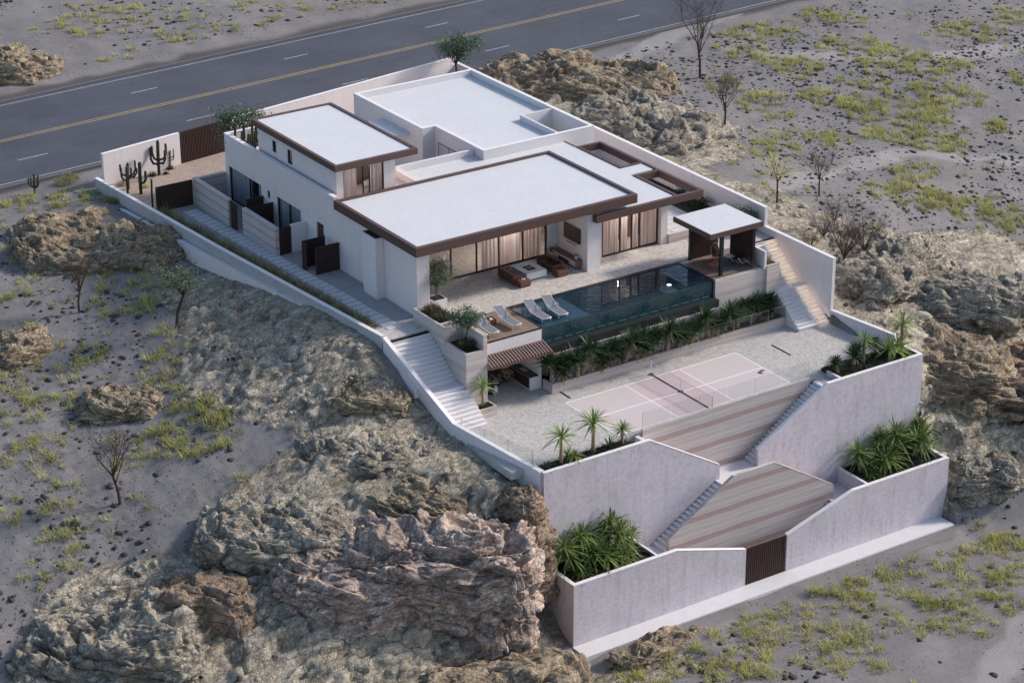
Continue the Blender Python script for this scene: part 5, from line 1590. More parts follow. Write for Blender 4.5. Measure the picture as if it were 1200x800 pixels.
def rockmat(name, c1, c2, c3, sand=None, red=False, strata=0.0, lay=(0, 0, 1)):
    t = NT(name)
    pos = t.pos.outputs['Position']
    n1 = t.noise(.45, 6, .62); n2 = t.noise(2.6, 9, .74); n3 = t.noise(7.5, 8, .78)
    mp = t.mapping((1, 1, 1), (.30, .22, .4))
    ly = t.noise(1.0, 6, .66, t.mapping((.35, 1.6, 4.0), (.12, .12, .25)), .5)
    w = t.voro(.95, 'DISTANCE_TO_EDGE', t.mix(.35, pos, t.noise(1.6, 5, .6)))
    w2 = t.voro(3.4, 'DISTANCE_TO_EDGE', t.mix(.2, pos, t.noise(3, 4)))
    rock = t.mix(t.ramp(n1, [(.32, 0), (.66, 1)]), c1, c2)
    rock = t.mix(t.math('MULTIPLY', t.ramp(n2, [(.42, 0), (.66, 1)]), .65), rock, c3)
    rock = t.mix(t.math('MULTIPLY', t.ramp(ly, [(.46, 0), (.58, 1), (.66, .2)]), .45 + strata), rock, tuple(x * .52 for x in c1))
    rock = t.mix(t.math('MULTIPLY', t.ramp(n3, [(.52, 0), (.66, 1)]), .5), rock, tuple(min(1, x * 1.75) for x in c2))
    rock = t.mix(t.math('MULTIPLY', t.ramp(n3, [(.36, 1), (.46, 0)]), .75), rock, tuple(x * .38 for x in c1))
    def tone(sc, warp, amt, rock):
        vv = t.voro(sc, 'F1', t.mapping((.55, 1.3, 1.7), (.12, .1, .25), t.mix(warp, pos, t.noise(sc * 1.3, 5, .65))), 'Color')
        bw = t.new('ShaderNodeRGBToBW'); t.link(vv, bw.inputs[0])
        f = t.math('ADD', t.math('MULTIPLY', bw.outputs[0], amt * 2), 1 - amt)
        cmb = t.new('ShaderNodeCombineColor')
        for k in range(3): t.link(f, cmb.inputs[k])
        return t.mix(1.0, rock, cmb.outputs[0], 'MULTIPLY'), bw.outputs[0]
    rock, st1 = tone(.8, .30, .22, rock); rock, st2 = tone(2.7, .14, .30, rock); rock, st3 = tone(8.0, .08, .24, rock)
    ck = t.ramp(w, [(0, 1), (.07, 0)]); ck2 = t.ramp(w2, [(0, 1), (.10, 0)])
    ckm = t.ramp(t.noise(.7, 3), [(.38, 0), (.55, 1)])
    rock = t.mix(t.math('MULTIPLY', t.math('MULTIPLY', ck, ckm), .75), rock, tuple(x * .3 for x in c1))
    rock = t.mix(t.math('MULTIPLY', t.math('MULTIPLY', ck2, ckm), .6), rock, tuple(x * .4 for x in c1))
    pt = t.ramp(t.pos.outputs['Pointiness'], [(.40, 1), (.50, 0)])  # shade of the crevices painted into the rock colour
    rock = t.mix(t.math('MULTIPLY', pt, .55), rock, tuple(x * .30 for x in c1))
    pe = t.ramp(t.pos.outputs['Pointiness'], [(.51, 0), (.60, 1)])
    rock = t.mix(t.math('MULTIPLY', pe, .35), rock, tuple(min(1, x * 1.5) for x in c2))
    rn = t.new('ShaderNodeTexNoise', noise_type='RIDGED_MULTIFRACTAL'); rn.inputs['Scale'].default_value = 2.6; rn.inputs['Detail'].default_value = 9; rn.inputs['Roughness'].default_value = .72
    t.link(t.mapping((.6, 1.5, 1.9), (.12, .1, .25)), rn.inputs['Vector'])
    h = t.math('ADD', t.math('MULTIPLY', rn.outputs['Fac'], .35), t.math('MULTIPLY', n3, .24))
    h = t.math('ADD', h, t.math('ADD', t.math('MULTIPLY', st1, .65), t.math('ADD', t.math('MULTIPLY', st2, .5), t.math('MULTIPLY', st3, .18))))
    h = t.math('SUBTRACT', h, t.math('MULTIPLY', ck2, .15)); h = t.math('ADD', h, t.math('MULTIPLY', ly, .5))
    if sand is None:
        return t.finish(rock, .92, t.bump(h, .9, .22), .12)
    # ground: rock where the vertex mask says so, otherwise windblown grey sand with pebbles
    at = t.new('ShaderNodeVertexColor', layer_name='mask'); sep = t.new('ShaderNodeSeparateColor'); t.link(at.outputs[0], sep.inputs[0])
    edge = t.math('ADD', sep.outputs[0], t.math('MULTIPLY', t.math('SUBTRACT', t.noise(1.4, 6, .7), .5), .9))
    rk = t.ramp(edge, [(.38, 0), (.62, 1)])
    s1 = t.mix(t.ramp(t.noise(.22, 5, .6), [(.3, 0), (.7, 1)]), sand, tuple(x * .74 for x in sand))
    s1 = t.mix(t.math('MULTIPLY', t.ramp(t.noise(3.0, 5, .7), [(.5, 0), (.72, 1)]), .35), s1, tuple(x * .62 for x in sand))
    s1 = t.mix(t.math('MULTIPLY', t.ramp(t.noise(1.0, 4, .6, t.mapping((.7, 3.0, 1), (0, 0, .6))), [(.5, 0), (.7, 1)]), .25), s1, tuple(min(1, x * 1.3) for x in sand))
    pv = t.voro(2.6, 'F1'); pm = t.ramp(t.noise(.30, 4, .65), [(.44, 0), (.60, 1)])
    peb = t.math('MULTIPLY', t.ramp(pv, [(.13, 1), (.25, 0)]), pm)
    s1 = t.mix(t.math('MULTIPLY', peb, .75), s1, (.035, .033, .034))
    grit = t.ramp(t.noise(24, 3, .8), [(.55, 0), (.75, 1)])
    s1 = t.mix(t.math('MULTIPLY', grit, .4), s1, (.06, .055, .055))
    s1 = t.mix(t.math('MULTIPLY', sep.outputs[1], .85), s1, (.075, .068, .062))
    s1 = t.mix(t.math('MULTIPLY', sep.outputs[2], .8), s1, tuple(min(1, x * 1.28) for x in sand))
    cc = t.mix(rk, s1, rock)
    hs = t.math('ADD', t.math('MULTIPLY', t.noise(5, 5, .7), .22), t.math('MULTIPLY', peb, .12))
    hm = t.new('ShaderNodeMix', data_type='FLOAT'); t.link(rk, hm.inputs[0]); t.link(hs, hm.inputs[2]); t.link(h, hm.inputs[3])
    return t.finish(cc, .93, t.bump(hm.outputs[0], .9, .2), .1)


M['ground'] = rockmat('desert_ground', (.350, .305, .232), (.485, .432, .342), (.270, .238, .186), (.238, .224, .218))
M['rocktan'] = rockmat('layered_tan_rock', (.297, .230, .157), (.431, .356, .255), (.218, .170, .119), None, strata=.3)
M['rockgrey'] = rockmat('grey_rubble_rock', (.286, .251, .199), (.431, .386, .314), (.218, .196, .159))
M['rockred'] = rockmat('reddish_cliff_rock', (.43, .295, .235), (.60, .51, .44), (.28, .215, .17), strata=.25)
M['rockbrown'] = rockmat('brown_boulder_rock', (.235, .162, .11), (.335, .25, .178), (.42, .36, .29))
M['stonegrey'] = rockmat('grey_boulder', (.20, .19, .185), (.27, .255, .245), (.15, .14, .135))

def axis2(segs, far):
    a = []
    for lo, hi, st_ in segs: a += list(np.arange(lo, hi - 1e-6, st_))
    a.append(segs[-1][1]); x = a[-1]; s = segs[-1][2]; e = []
    while x < far: s *= 1.22; x += s; e.append(x)
    x = a[0]; s = segs[0][2]; b = []
    while x > -far: s *= 1.22; x -= s; b.append(x)
    return np.array(b[::-1] + a + e)


gx = axis2([(-46, -36, .4), (-36, -6, .17), (-6, 21, .45), (21, 40, .2), (40, 70, .36)], 2600)
gy = axis2([(-33, -20, .4), (-20, 12, .18), (12, 46, .24), (46, 80, .4)], 2600)
X, Y = np.meshgrid(gx, gy); xs_, ys_ = X.ravel(), Y.ravel()
hz, rmk = terrain_h(xs_, ys_)
V = np.stack([xs_, ys_, hz], 1)
# break up steep rock sideways so cliffs are not smooth curtains
gyy, gxx = np.gradient(hz.reshape(X.shape), gy, gx)
sl = np.hypot(gxx, gyy).ravel(); st = (rmk * sstep(.5, 1.4, sl))
ok = inside(xs_, ys_) > 900
nz = ridged(V * .55, 4, 91) - .5; nz2 = worley(V * .9, 92)
dd = st * ok * (1.0 * nz + .5 * (nz2[2] - .5))
gn = np.stack([gxx.ravel(), gyy.ravel()], 1) / (sl[:, None] + 1e-6)
near = np.minimum(np.abs(xs_ - left_x(ys_)), np.abs(xs_ - 21.7)); dd = dd * sstep(.5, 2.0, near)
V[:, 0] -= gn[:, 0] * dd; V[:, 1] -= gn[:, 1] * dd
ny, nx = X.shape
ii = np.arange(ny * nx).reshape(ny, nx)
F = np.stack([ii[:-1, :-1].ravel(), ii[:-1, 1:].ravel(), ii[1:, 1:].ravel(), ii[1:, :-1].ravel()], 1)
# leave the sheet out under the buildings where nothing can see it
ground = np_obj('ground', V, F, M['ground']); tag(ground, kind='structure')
ca = ground.data.color_attributes.new('mask', 'FLOAT_COLOR', 'POINT')
rd = near_road(xs_, ys_)
shoulder = 1 - sstep(9.6, 10.6, np.abs(ys_ - (56.1 + .068 * xs_)) + .5 * vnoise(np.stack([xs_ * .5, ys_ * .5, xs_ * 0], 1), 3))
def track_mask(x, y):
    m = np.zeros(len(x))
    for (pts, w) in TRACKS:
        for (xa, ya), (xb, yb) in zip(pts[:-1], pts[1:]):
            L2 = (xb - xa) ** 2 + (yb - ya) ** 2; tt = np.clip(((x - xa) * (xb - xa) + (y - ya) * (yb - ya)) / L2, 0, 1)
            d = np.hypot(x - xa - tt * (xb - xa), y - ya - tt * (yb - ya)) + .5 * vnoise(np.stack([x * .4, y * .4, x * 0], 1), 77)
            m = np.maximum(m, 1 - sstep(w * .6, w, d))
    return m
TRACKS = [([(8.0, -29.5), (13.5, -25.5), (22, -21.5), (34, -19)], 1.3), ([(36, 44.5), (48, 49.5), (62, 53.5), (90, 59)], 1.5), ([(30, 16), (44, 18.5), (56, 13), (80, 14)], 1.0), ([(49, 40), (62, 33), (84, 30)], 1.6)]
tmk = track_mask(xs_, ys_)
cm = np.stack([rmk * (1 - rd), shoulder, tmk, np.ones(len(rmk))], 1)
ca.data.foreach_set('color', cm.astype(np.float32).ravel())


# ------------------------------------------------------------------ rock outcrops and boulders
def rock_mesh(size, seed, nu=260, nv=140, block=.75, strata=0.0, rough=1.0, tilt=(.25, .1), crack=1.0, fr=1.0, freq=1.6):
    u = np.linspace(0, 2 * np.pi, nu, endpoint=False); v = np.linspace(0.0, 2.05, nv)
    Uu, Vv = np.meshgrid(u, v); Uu, Vv = Uu.ravel(), Vv.ravel()
    D = np.stack([np.sin(Vv) * np.cos(Uu), np.sin(Vv) * np.sin(Uu), np.cos(Vv)], 1)
    S = np.sign(D) * np.abs(D) ** block
    P = S * np.array(size); a = min(size); a = (a * a * max(size[0], size[1])) ** (1 / 3)
    off = np.array([seed * 3.17, seed * 1.31, seed * .73])
    Q = P / a * fr + off
    N = D / np.array(size) ; N = N / np.linalg.norm(N, axis=1)[:, None]
    d = .26 * fbm(Q * .7, 2, seed) + .05 * (ridged(Q * 1.5, 3, seed + 3) - .5) * rough
    P = P + N * (d * a)[:, None]
    # bedding: points slide along the bedding normal onto stepped ledges, so layers break through the surface
    nrm = np.array([tilt[0], tilt[1], 1.0]); nrm /= np.linalg.norm(nrm)
    if strata:
        s = (P @ nrm) * freq + .55 * fbm(Q * 1.2, 3, seed + 20)
        mv = np.zeros(len(s)); ou = np.zeros(len(s))
        for k, am in ((1.0, 1.0), (2.3, .5), (5.3, .25)):
            z = s * k; f_ = z - np.floor(z); hid = _h(np.floor(z).astype(np.int64), np.zeros(len(z), np.int64), np.zeros(len(z), np.int64), seed + int(k * 7))
            mv += am * (sstep(.30, .85, f_) - f_) / (k * freq) * .9; ou += am / k * (hid - .5)
        P = P + nrm[None] * mv[:, None] + (N * [1, 1, .25]) * (ou * strata * 1.6 * a * .5)[:, None]
    A = np.array([.55, 1.25, 1.7]); Q = P / a * fr + off
    wob = .30 * np.stack([vnoise(Q * 2.2, seed + 40), vnoise(Q * 2.2, seed + 41), vnoise(Q * 2.2, seed + 42)], 1)
    e = np.zeros(len(P))
    for sc, am in ((1.0, .15), (2.4, .075), (5.5, .030), (12.0, .010)):
        h, ck = facets((Q + wob / sc) * A * sc, seed + int(sc * 10), .09); e = e + crack * am * (h - .25 * ck)
    e = e + .018 * fbm(Q * 16, 3, seed + 12)
    P = P + N * (e * a)[:, None]
    ii = np.arange(nu * nv).reshape(nv, nu); jj = np.roll(ii, -1, 1)
    F = np.stack([ii[:-1].ravel(), ii[1:].ravel(), jj[1:].ravel(), jj[:-1].ravel()], 1)
    return P, F


def outcrop(name, label, cat, loc, size, rot, seed, mat, group=None, tilt3=(0, 0), **k):
    P, F = rock_mesh(size, seed, **k)
    o = np_obj(name, P, F, mat, None, k.get('smooth', True), loc); o.rotation_euler = (tilt3[0], tilt3[1], rot)
    return tag(o, label, cat, group)


OC = [
 ('rock_outcrop', 'broad brown rock mound with an overhanging dark front face beside the upper left boundary wall', (-15.2, 33.6, 2.3), (5.6, 4.2, 2.1), -.45, 11, 'rocktan', dict(strata=.16, freq=2.2, block=.62)),
 ('rock_outcrop', 'low layered rock mound at the left edge of the picture in the grassy sand', (-26.3, 24.2, .9), (2.6, 2.0, 1.3), .3, 12, 'rocktan', dict(strata=.2, freq=2.6)),
 ('rock_outcrop', 'rounded striped rock mound in the sand left of the bare leaning tree', (-23.6, 14.2, .1), (2.3, 1.7, 1.5), -.5, 13, 'rocktan', dict(strata=.2, freq=2.8)),
 ('rock_outcrop', 'large brown layered rock mound beyond the road in the upper left corner', (-6.5, 71.0, 3.2), (4.4, 3.4, 2.2), -.3, 14, 'rocktan', dict(strata=.18, freq=2.0)),
 ('rock_outcrop', 'long layered ridge beside the tall right boundary wall, nearest the road', (31.0, 42.5, 2.2), (7.8, 5.2, 3.2), -.55, 15, 'rocktan', dict(strata=.15, freq=2.2, nu=280, nv=130)),
 ('rock_outcrop', 'big crumpled grey ridge behind the rear flat roof on the right', (28.6, 31.5, 2.2), (5.6, 7.6, 3.2), .35, 16, 'rockgrey', dict(strata=.12, freq=2.2, nu=280, nv=130)),
 ('rock_outcrop', 'pale layered shelf of rock below the bare trees on the right', (32.6, 27.5, 1.6), (4.2, 3.6, 2.0), .1, 17, 'rocktan', dict(strata=.2, freq=2.4)),
 ('rock_outcrop', 'dark broken rock knoll behind the lit staircase wall', (28.0, 4.4, .9), (5.0, 4.4, 1.9), .4, 18, 'rockgrey', dict(strata=.15)),
 ('rock_outcrop', 'long striated rock slab rising on the right hillside', (31.8, 1.4, -.9), (6.6, 3.4, 2.3), -.75, 19, 'rockgrey', dict(strata=.24, freq=2.2, nu=280, nv=130)),
 ('rock_outcrop', 'large layered hillside block right of the upper planter', (27.4, -4.2, -3.8), (4.4, 3.6, 3.2), -.6, 20, 'rocktan', dict(strata=.2, freq=2.0)),
 ('rock_outcrop', 'brown rock face at the right edge of the picture above the grassy plain', (32.6, -6.0, -5.6), (5.8, 3.8, 3.2), -.6, 21, 'rockbrown', dict(strata=.22, freq=2.0)),
 ('rock_outcrop', 'broken rocks at the foot of the right hillside beside the lower right lavender wall', (26.2, -9.8, -8.6), (2.6, 2.2, 1.9), -.4, 22, 'rockgrey', dict(strata=.15)),
 ('rock_outcrop', 'flat layered rock shelf beside the top of the broad white steps', (-11.7, 4.6, 1.4), (2.3, 1.5, .95), -.5, 23, 'rocktan', dict(strata=.3, freq=3.2, block=.6)),
 ('rock_outcrop', 'rounded pale rock shoulder beside the foot of the broad white steps', (-9.9, .2, -.9), (1.7, 1.9, 1.15), .2, 24, 'rockgrey', dict(strata=.16, freq=3)),
 ('rock_outcrop', 'tall brown boulder wedged against the left end of the lavender walls', (-8.35, -7.75, -4.6), (1.45, 1.65, 4.2), .35, 25, 'rockbrown', dict(block=.58, rough=.8, crack=1.0, strata=.05)),
 ('cliff', 'tall reddish cliff of fractured rock below the court, left of the brown boulder', (-14.0, -7.9, -6.6), (5.3, 3.3, 5.6), -.55, 26, 'rockred', dict(block=.6, strata=.10, freq=1.3, crack=1.25, nu=420, nv=230)),
 ('cliff', 'reddish eroded gully face left of the tallest cliff', (-18.8, -5.6, -5.6), (5.2, 3.4, 4.7), -.5, 27, 'rockred', dict(block=.7, strata=.06, crack=1.1, nu=360, nv=190)),
 ('rock_outcrop', 'brown split boulder left of the cliff with a sharp upper edge', (-27.2, -3.6, -4.6), (3.0, 2.2, 2.6), -.5, 28, 'rockbrown', dict(block=.55, crack=.6, strata=.06)),
 ('rock_outcrop', 'grey jagged rubble slope in the lower left corner', (-32.4, -3.6, -5.4), (4.6, 3.2, 2.7), -.45, 29, 'rockgrey', dict(crack=1.3, strata=.08, nu=240, nv=110)),
 ('rock_outcrop', 'grassy rubble heap at the bottom of the picture below the cliff', (-14.4, -12.9, -9.8), (5.6, 3.0, 2.8), -.5, 30, 'rocktan', dict(crack=1.1, nu=240, nv=110)),
 ('rock_outcrop', 'low brown earth mound spilling over the pale footpath before the lower left wall', (-2.4, -12.9, -10.5), (3.4, 1.0, .95), .12, 31, 'rocktan', dict(crack=.8, strata=.12)),
 ('rock_outcrop', 'smooth rocky hump between the left plain and the cliff', (-21.5, -1.6, -2.0), (4.2, 2.6, 1.6), -.5, 32, 'rockgrey', dict(strata=.14)),
 ('rock_outcrop', 'layered rock ramp in the middle of the left slope below the boundary wall', (-14.2, 2.6, -.6), (3.6, 2.4, 1.35), -.75, 33, 'rockgrey', dict(strata=.26, freq=2.8, nu=280, nv=130)),
 ('rock_outcrop', 'tilted grey rock ribs above the red cliff', (-13.2, -3.0, -1.8), (3.6, 2.3, 1.5), -.8, 34, 'rocktan', dict(strata=.26, freq=2.6, nu=280, nv=130)),
]
for (nm, lb, loc, size, rot, seed, mt, kw) in OC:
    if nm == 'rock_outcrop' and seed not in (25, 31, 28): size = (size[0] * 1.12, size[1] * 1.12, size[2] * .86)
    outcrop(nm, lb, 'cliff' if nm == 'cliff' else 'rock', loc, size, rot, seed, M[mt], **kw)
for lb, loc, s, seed in (('largest smooth pale grey boulder lying in the gully left of the red cliff', (-25.3, -5.2, -3.6), (.75, .6, .5), 51), ('smaller pale boulder below the largest one in the gully', (-26.4, -6.0, -4.1), (.42, .4, .36), 52),
                         ('small pale boulder above the largest one in the gully', (-24.2, -3.9, -3.1), (.38, .34, .3), 53)):
    outcrop('boulder', lb, 'boulder', loc, s, seed, seed, M['stonegrey'], nu=60, nv=34, crack=.25, rough=.6)

# loose rubble: unit stones scattered by slope and mask (stuff, one object)
def stone_field(name, label, pts, mat, seed):
    rng = np.random.default_rng(seed)
    D = np.array([(0, 0, 1), (.89, 0, .45), (.28, .85, .45), (-.72, .53, .45), (-.72, -.53, .45), (.28, -.85, .45), (.72, .53, -.45), (-.28, .85, -.45), (-.89, 0, -.45), (-.28, -.85, -.45), (.72, -.53, -.45), (0, 0, -1)])
    T = np.array([(0, 1, 2), (0, 2, 3), (0, 3, 4), (0, 4, 5), (0, 5, 1), (1, 6, 2), (2, 7, 3), (3, 8, 4), (4, 9, 5), (5, 10, 1), (6, 7, 2), (7, 8, 3), (8, 9, 4), (9, 10, 5), (10, 6, 1), (11, 7, 6), (11, 8, 7), (11, 9, 8), (11, 10, 9), (11, 6, 10)])
    n = len(pts); P = D[None] * rng.uniform(.65, 1.25, (n, 12, 1)); P = P * (pts[:, 3:4, None] * np.stack([rng.uniform(.8, 1.4, n), rng.uniform(.7, 1.2, n), rng.uniform(.45, .85, n)], 1)[:, None, :])
    a = rng.uniform(0, 6.28, n); c, s = np.cos(a)[:, None], np.sin(a)[:, None]
    P = np.stack([P[..., 0] * c - P[..., 1] * s, P[..., 0] * s + P[..., 1] * c, P[..., 2]], 2) + pts[:, None, :3]
    Fz = (T[None] + (np.arange(n) * 12)[:, None, None]).reshape(-1, 3)
    o = np_obj(name, P.reshape(-1, 3), Fz, mat, None, False); return tag(o, label, 'stones', None, 'stuff')


rng = np.random.default_rng(4)
def scatter(n, x0, x1, y0, y1, accept, rmin, rmax, sink=.25, power=2.2):
    x = rng.uniform(x0, x1, n); y = rng.uniform(y0, y1, n)
    h, rm = terrain_h(x, y); ok = (inside(x, y) > 900) & (near_road(x, y) < .03) & (np.abs(x - 21.7) > .75) & (np.abs(x - left_x(y)) > .7) & ~((x > -8) & (x < 24) & (y > -14) & (y < -9.5))
    p = accept(x, y, h, rm); ok &= rng.random(n) < p
    x, y, h = x[ok], y[ok], h[ok]; r = rmin + (rmax - rmin) * rng.random(len(x)) ** power
    return np.stack([x, y, h - r * sink * .5, r], 1)
nf = lambda x, y, s, sd: fbm(np.stack([x * s, y * s, x * 0], 1), 3, sd)
dk = scatter(120000, -44, 88, -30, 90, lambda x, y, h, rm: (1 - rm) * (sstep(-.25, .22, nf(x, y, .10, 7)) * sstep(-.25, .15, nf(x, y, .45, 8)) * .52 + .02), (.05), .30, power=3.4)
M['darkstone'] = plain('dark_lava_stone', (.058, .053, .052), .95, .45, 4, .6)
dk2 = scatter(34000, 30, 95, -16, 72, lambda x, y, h, rm: (1 - rm) * (sstep(-.30, .12, nf(x, y, .13, 27)) * .55), .05, .22, power=2.2); dk = np.concatenate([dk, dk2])
stone_field('scattered_stones', 'small dark stones and clods strewn in drifts over the grey sand', dk, M['darkstone'], 1)
rb = scatter(30000, -36, 40, -16, 46, lambda x, y, h, rm: rm * sstep(-.1, .3, nf(x, y, .3, 17)) * .8, .04, .34, power=4.0)
stone_field('loose_rubble', 'loose grey rubble lying on the rocky slopes beside the walls', rb, M['rockgrey'], 2)

# ------------------------------------------------------------------ desert grass (stuff) and bare trees
TC = [(-15.8, 41.2, 3.7, 1.5, 26), (-22.0, 32.9, 1.5, 4.3, 14), (-19.4, 38.8, 1.5, 2.2, 6), (-26.2, 24.1, 1.4, 3.4, 16), (-25.5, 20.0, 2.2, 3.3, 22), (-17.3, 28.3, 2.3, 1.7, 14), (-18.6, 25.6, 2.8, 1.4, 12), (-16.3, 25.3, 1.4, 2.8, 14), (-19.0, 15.6, 1.9, 2.6, 16), (-20.6, 9.5, 2.1, 3.2, 34), (-18.3, 9.4, 1.0, 1.9, 12), (-18.9, 17.5, 0.8, 3.3, 12), (-23.1, 19.4, 1.1, 2.7, 8), (-28.0, 14.4, 2.1, 3.2, 16), (-30.9, 10.5, 1.8, 3.8, 18), (-30.8, 6.1, 1.5, 2.5, 14), (-24.8, 9.3, 1.6, 2.5, 10), (-23.2, 9.1, 1.3, 1.9, 8), (-33.0, 3.6, 2.0, 1.8, 8), (-28.7, 18.4, 1.1, 2.6, 10), (-20.3, 7.8, 1.6, 1.9, 12), (-15.7, 7.7, 0.8, 1.3, 4), (3.4, 78.3, 2.6, 2.6, 16), (8.5, 77.8, 5.3, 2.6, 24), (11.7, 69.6, 4.4, 2.2, 22), (3.1, 68.2, 2.2, 3.5, 12), (0.8, 78.7, 1.5, 1.5, 5), (5.5, 62.9, 3.6, 1.0, 14), (7.2, 82.1, 3.1, 1.5, 12), (18.7, 68.7, 3.4, 2.6, 18), (27.1, 69.9, 3.4, 1.9, 16), (20.2, 74.4, 3.1, 1.5, 10), (-5.3, 64.9, 2.1, 1.7, 8), (-14.8, 49.6, 1.3, 0.9, 6), (51.7, 45.0, 3.7, 2.2, 22), (59.2, 46.0, 3.8, 2.2, 20), (57.1, 37.9, 3.3, 2.2, 24), (58.1, 32.5, 4.4, 2.5, 44), (69.1, 37.0, 3.1, 2.6, 20), (49.7, 25.3, 4.2, 3.4, 60), (56.1, 26.2, 2.8, 2.4, 30), (51.5, 31.5, 2.1, 2.1, 12), (49.0, 36.1, 2.2, 2.4, 14), (47.6, 38.2, 1.8, 2.1, 12), (48.2, 19.6, 2.7, 1.6, 30), (55.5, 19.6, 1.0, 1.0, 8), (75.0, 38.3, 1.6, 2.3, 10), (40.9, 30.6, 2.1, 3.0, 18), (39.5, 23.6, 2.7, 1.9, 18), (45.9, 30.2, 1.7, 2.0, 12), (45.0, 21.9, 1.3, 1.3, 10), (47.5, 42.1, 2.2, 2.5, 12), (39.0, 12.3, 3.2, 1.9, 30), (42.4, 10.4, 2.6, 1.9, 26), (45.5, 8.6, 1.6, 2.2, 20), (41.3, 5.5, 2.5, 1.8, 18), (41.6, 15.2, 1.3, 1.3, 8), (64.5, 26.9, 0.9, 1.4, 5), (40.9, 36.0, 1.4, 1.7, 8), (34.4, 22.1, 2.3, 1.9, 14), (47.9, 28.4, 1.0, 1.7, 6), (29.8, 17.0, 0.9, 1.8, 5), (24.0, 0.7, 0.9, 1.1, 5), (44.0, 15.5, 0.8, 1.0, 4), (51.2, 48.0, 1.5, 1.8, 8), (9.3, -14.0, 3.2, 3.2, 40), (14.7, -12.6, 2.7, 2.7, 28), (16.8, -15.0, 2.7, 4.0, 30), (21.6, -15.3, 2.8, 3.4, 36), (5.6, -13.5, 2.6, 3.2, 26), (1.8, -14.2, 1.8, 2.5, 14), (5.4, -17.0, 3.1, 3.1, 28), (12.1, -17.8, 3.2, 2.6, 26), (15.6, -20.1, 2.7, 2.6, 24), (19.7, -19.5, 1.1, 2.6, 14), (-2.2, -15.3, 3.0, 1.8, 22), (0.9, -17.8, 2.5, 1.5, 18), (-4.3, -14.8, 2.0, 1.0, 8), (6.9, -19.9, 2.0, 2.5, 18), (23.9, -15.2, 1.1, 1.4, 14), (19.2, -12.3, 1.7, 1.1, 12), (11.2, -14.2, 1.1, 1.3, 8), (21.0, -8.7, 1.7, 1.4, 10)]
CR = (math.cos(R(33.57)), -math.sin(R(33.57))); CF = (math.sin(R(33.57)), math.cos(R(33.57)))
rnd = random.Random(21); pl_ = []
for (cx, cy, rx, ry, n) in TC:
    for i in range(int(n * (2.2 if cx > 33 else 1.45))):
        a = rnd.uniform(0, 6.28); q = math.sqrt(rnd.random()) * 1.15
        pl_.append((cx + q * math.cos(a) * rx * CR[0] + q * math.sin(a) * ry * CF[0], cy + q * math.cos(a) * rx * CR[1] + q * math.sin(a) * ry * CF[1]))
for i in range(560): pl_.append((rnd.uniform(-36, 72), rnd.uniform(-26, 82)))
ax_ = np.array([p[0] for p in pl_]); ay_ = np.array([p[1] for p in pl_])
hh, rr_ = terrain_h(ax_, ay_); okk = (inside(ax_, ay_) > 900) & (near_road(ax_, ay_) < .1) & (rr_ < .75)
m = MB(); md = MB(); mk_ = MB()
for x, y, h, k in zip(ax_, ay_, hh, okk):
    if not k: continue
    s = rnd.uniform(.6, 1.15) if rnd.random() < .75 else rnd.uniform(1.15, 1.7)
    if rnd.random() < .90: tuft_mesh(rnd, int(17 + 13 * s), .56 * s, .042, .30 * s, m, (x, y, h - .02), .25)
    if k and rnd.random() < .5: tuft_mesh(rnd, 12, .34 * s, .05, .42 * s, mk_, (x + rnd.uniform(-.2, .2), y - rnd.uniform(.0, .3), h - .04), .02)
    if rnd.random() < .1: pass
    else: tuft_mesh(rnd, 16, .5 * s, .03, .3 * s, md, (x, y, h - .02), .2)
for i in range(650):     # grey dry grass on the rocks
    x, y = rnd.uniform(-30, -9), rnd.uniform(-14, 36)
    h, r0 = terrain_h(np.array([x]), np.array([y]))
    if inside(np.array([x]), np.array([y]))[0] > 900: tuft_mesh(rnd, 14, .4, .024, .25, md, (x, y, h[0]), .3)
tag(obj('desert_grass', m, M['tuft']), 'yellow green grass tufts scattered over the grey desert sand', 'grass', None, 'stuff')
tag(obj('dark_scrub', mk_, M['scrub']), 'low dark dead scrub at the feet of the grass tufts', 'scrub', None, 'stuff')
tag(obj('dry_grass', md, M['drygrass']), 'thin grey dry grass between the rocks', 'grass', None, 'stuff')


def TH(x, y): return float(terrain_h(np.array([float(x)]), np.array([float(y)]))[0][0])


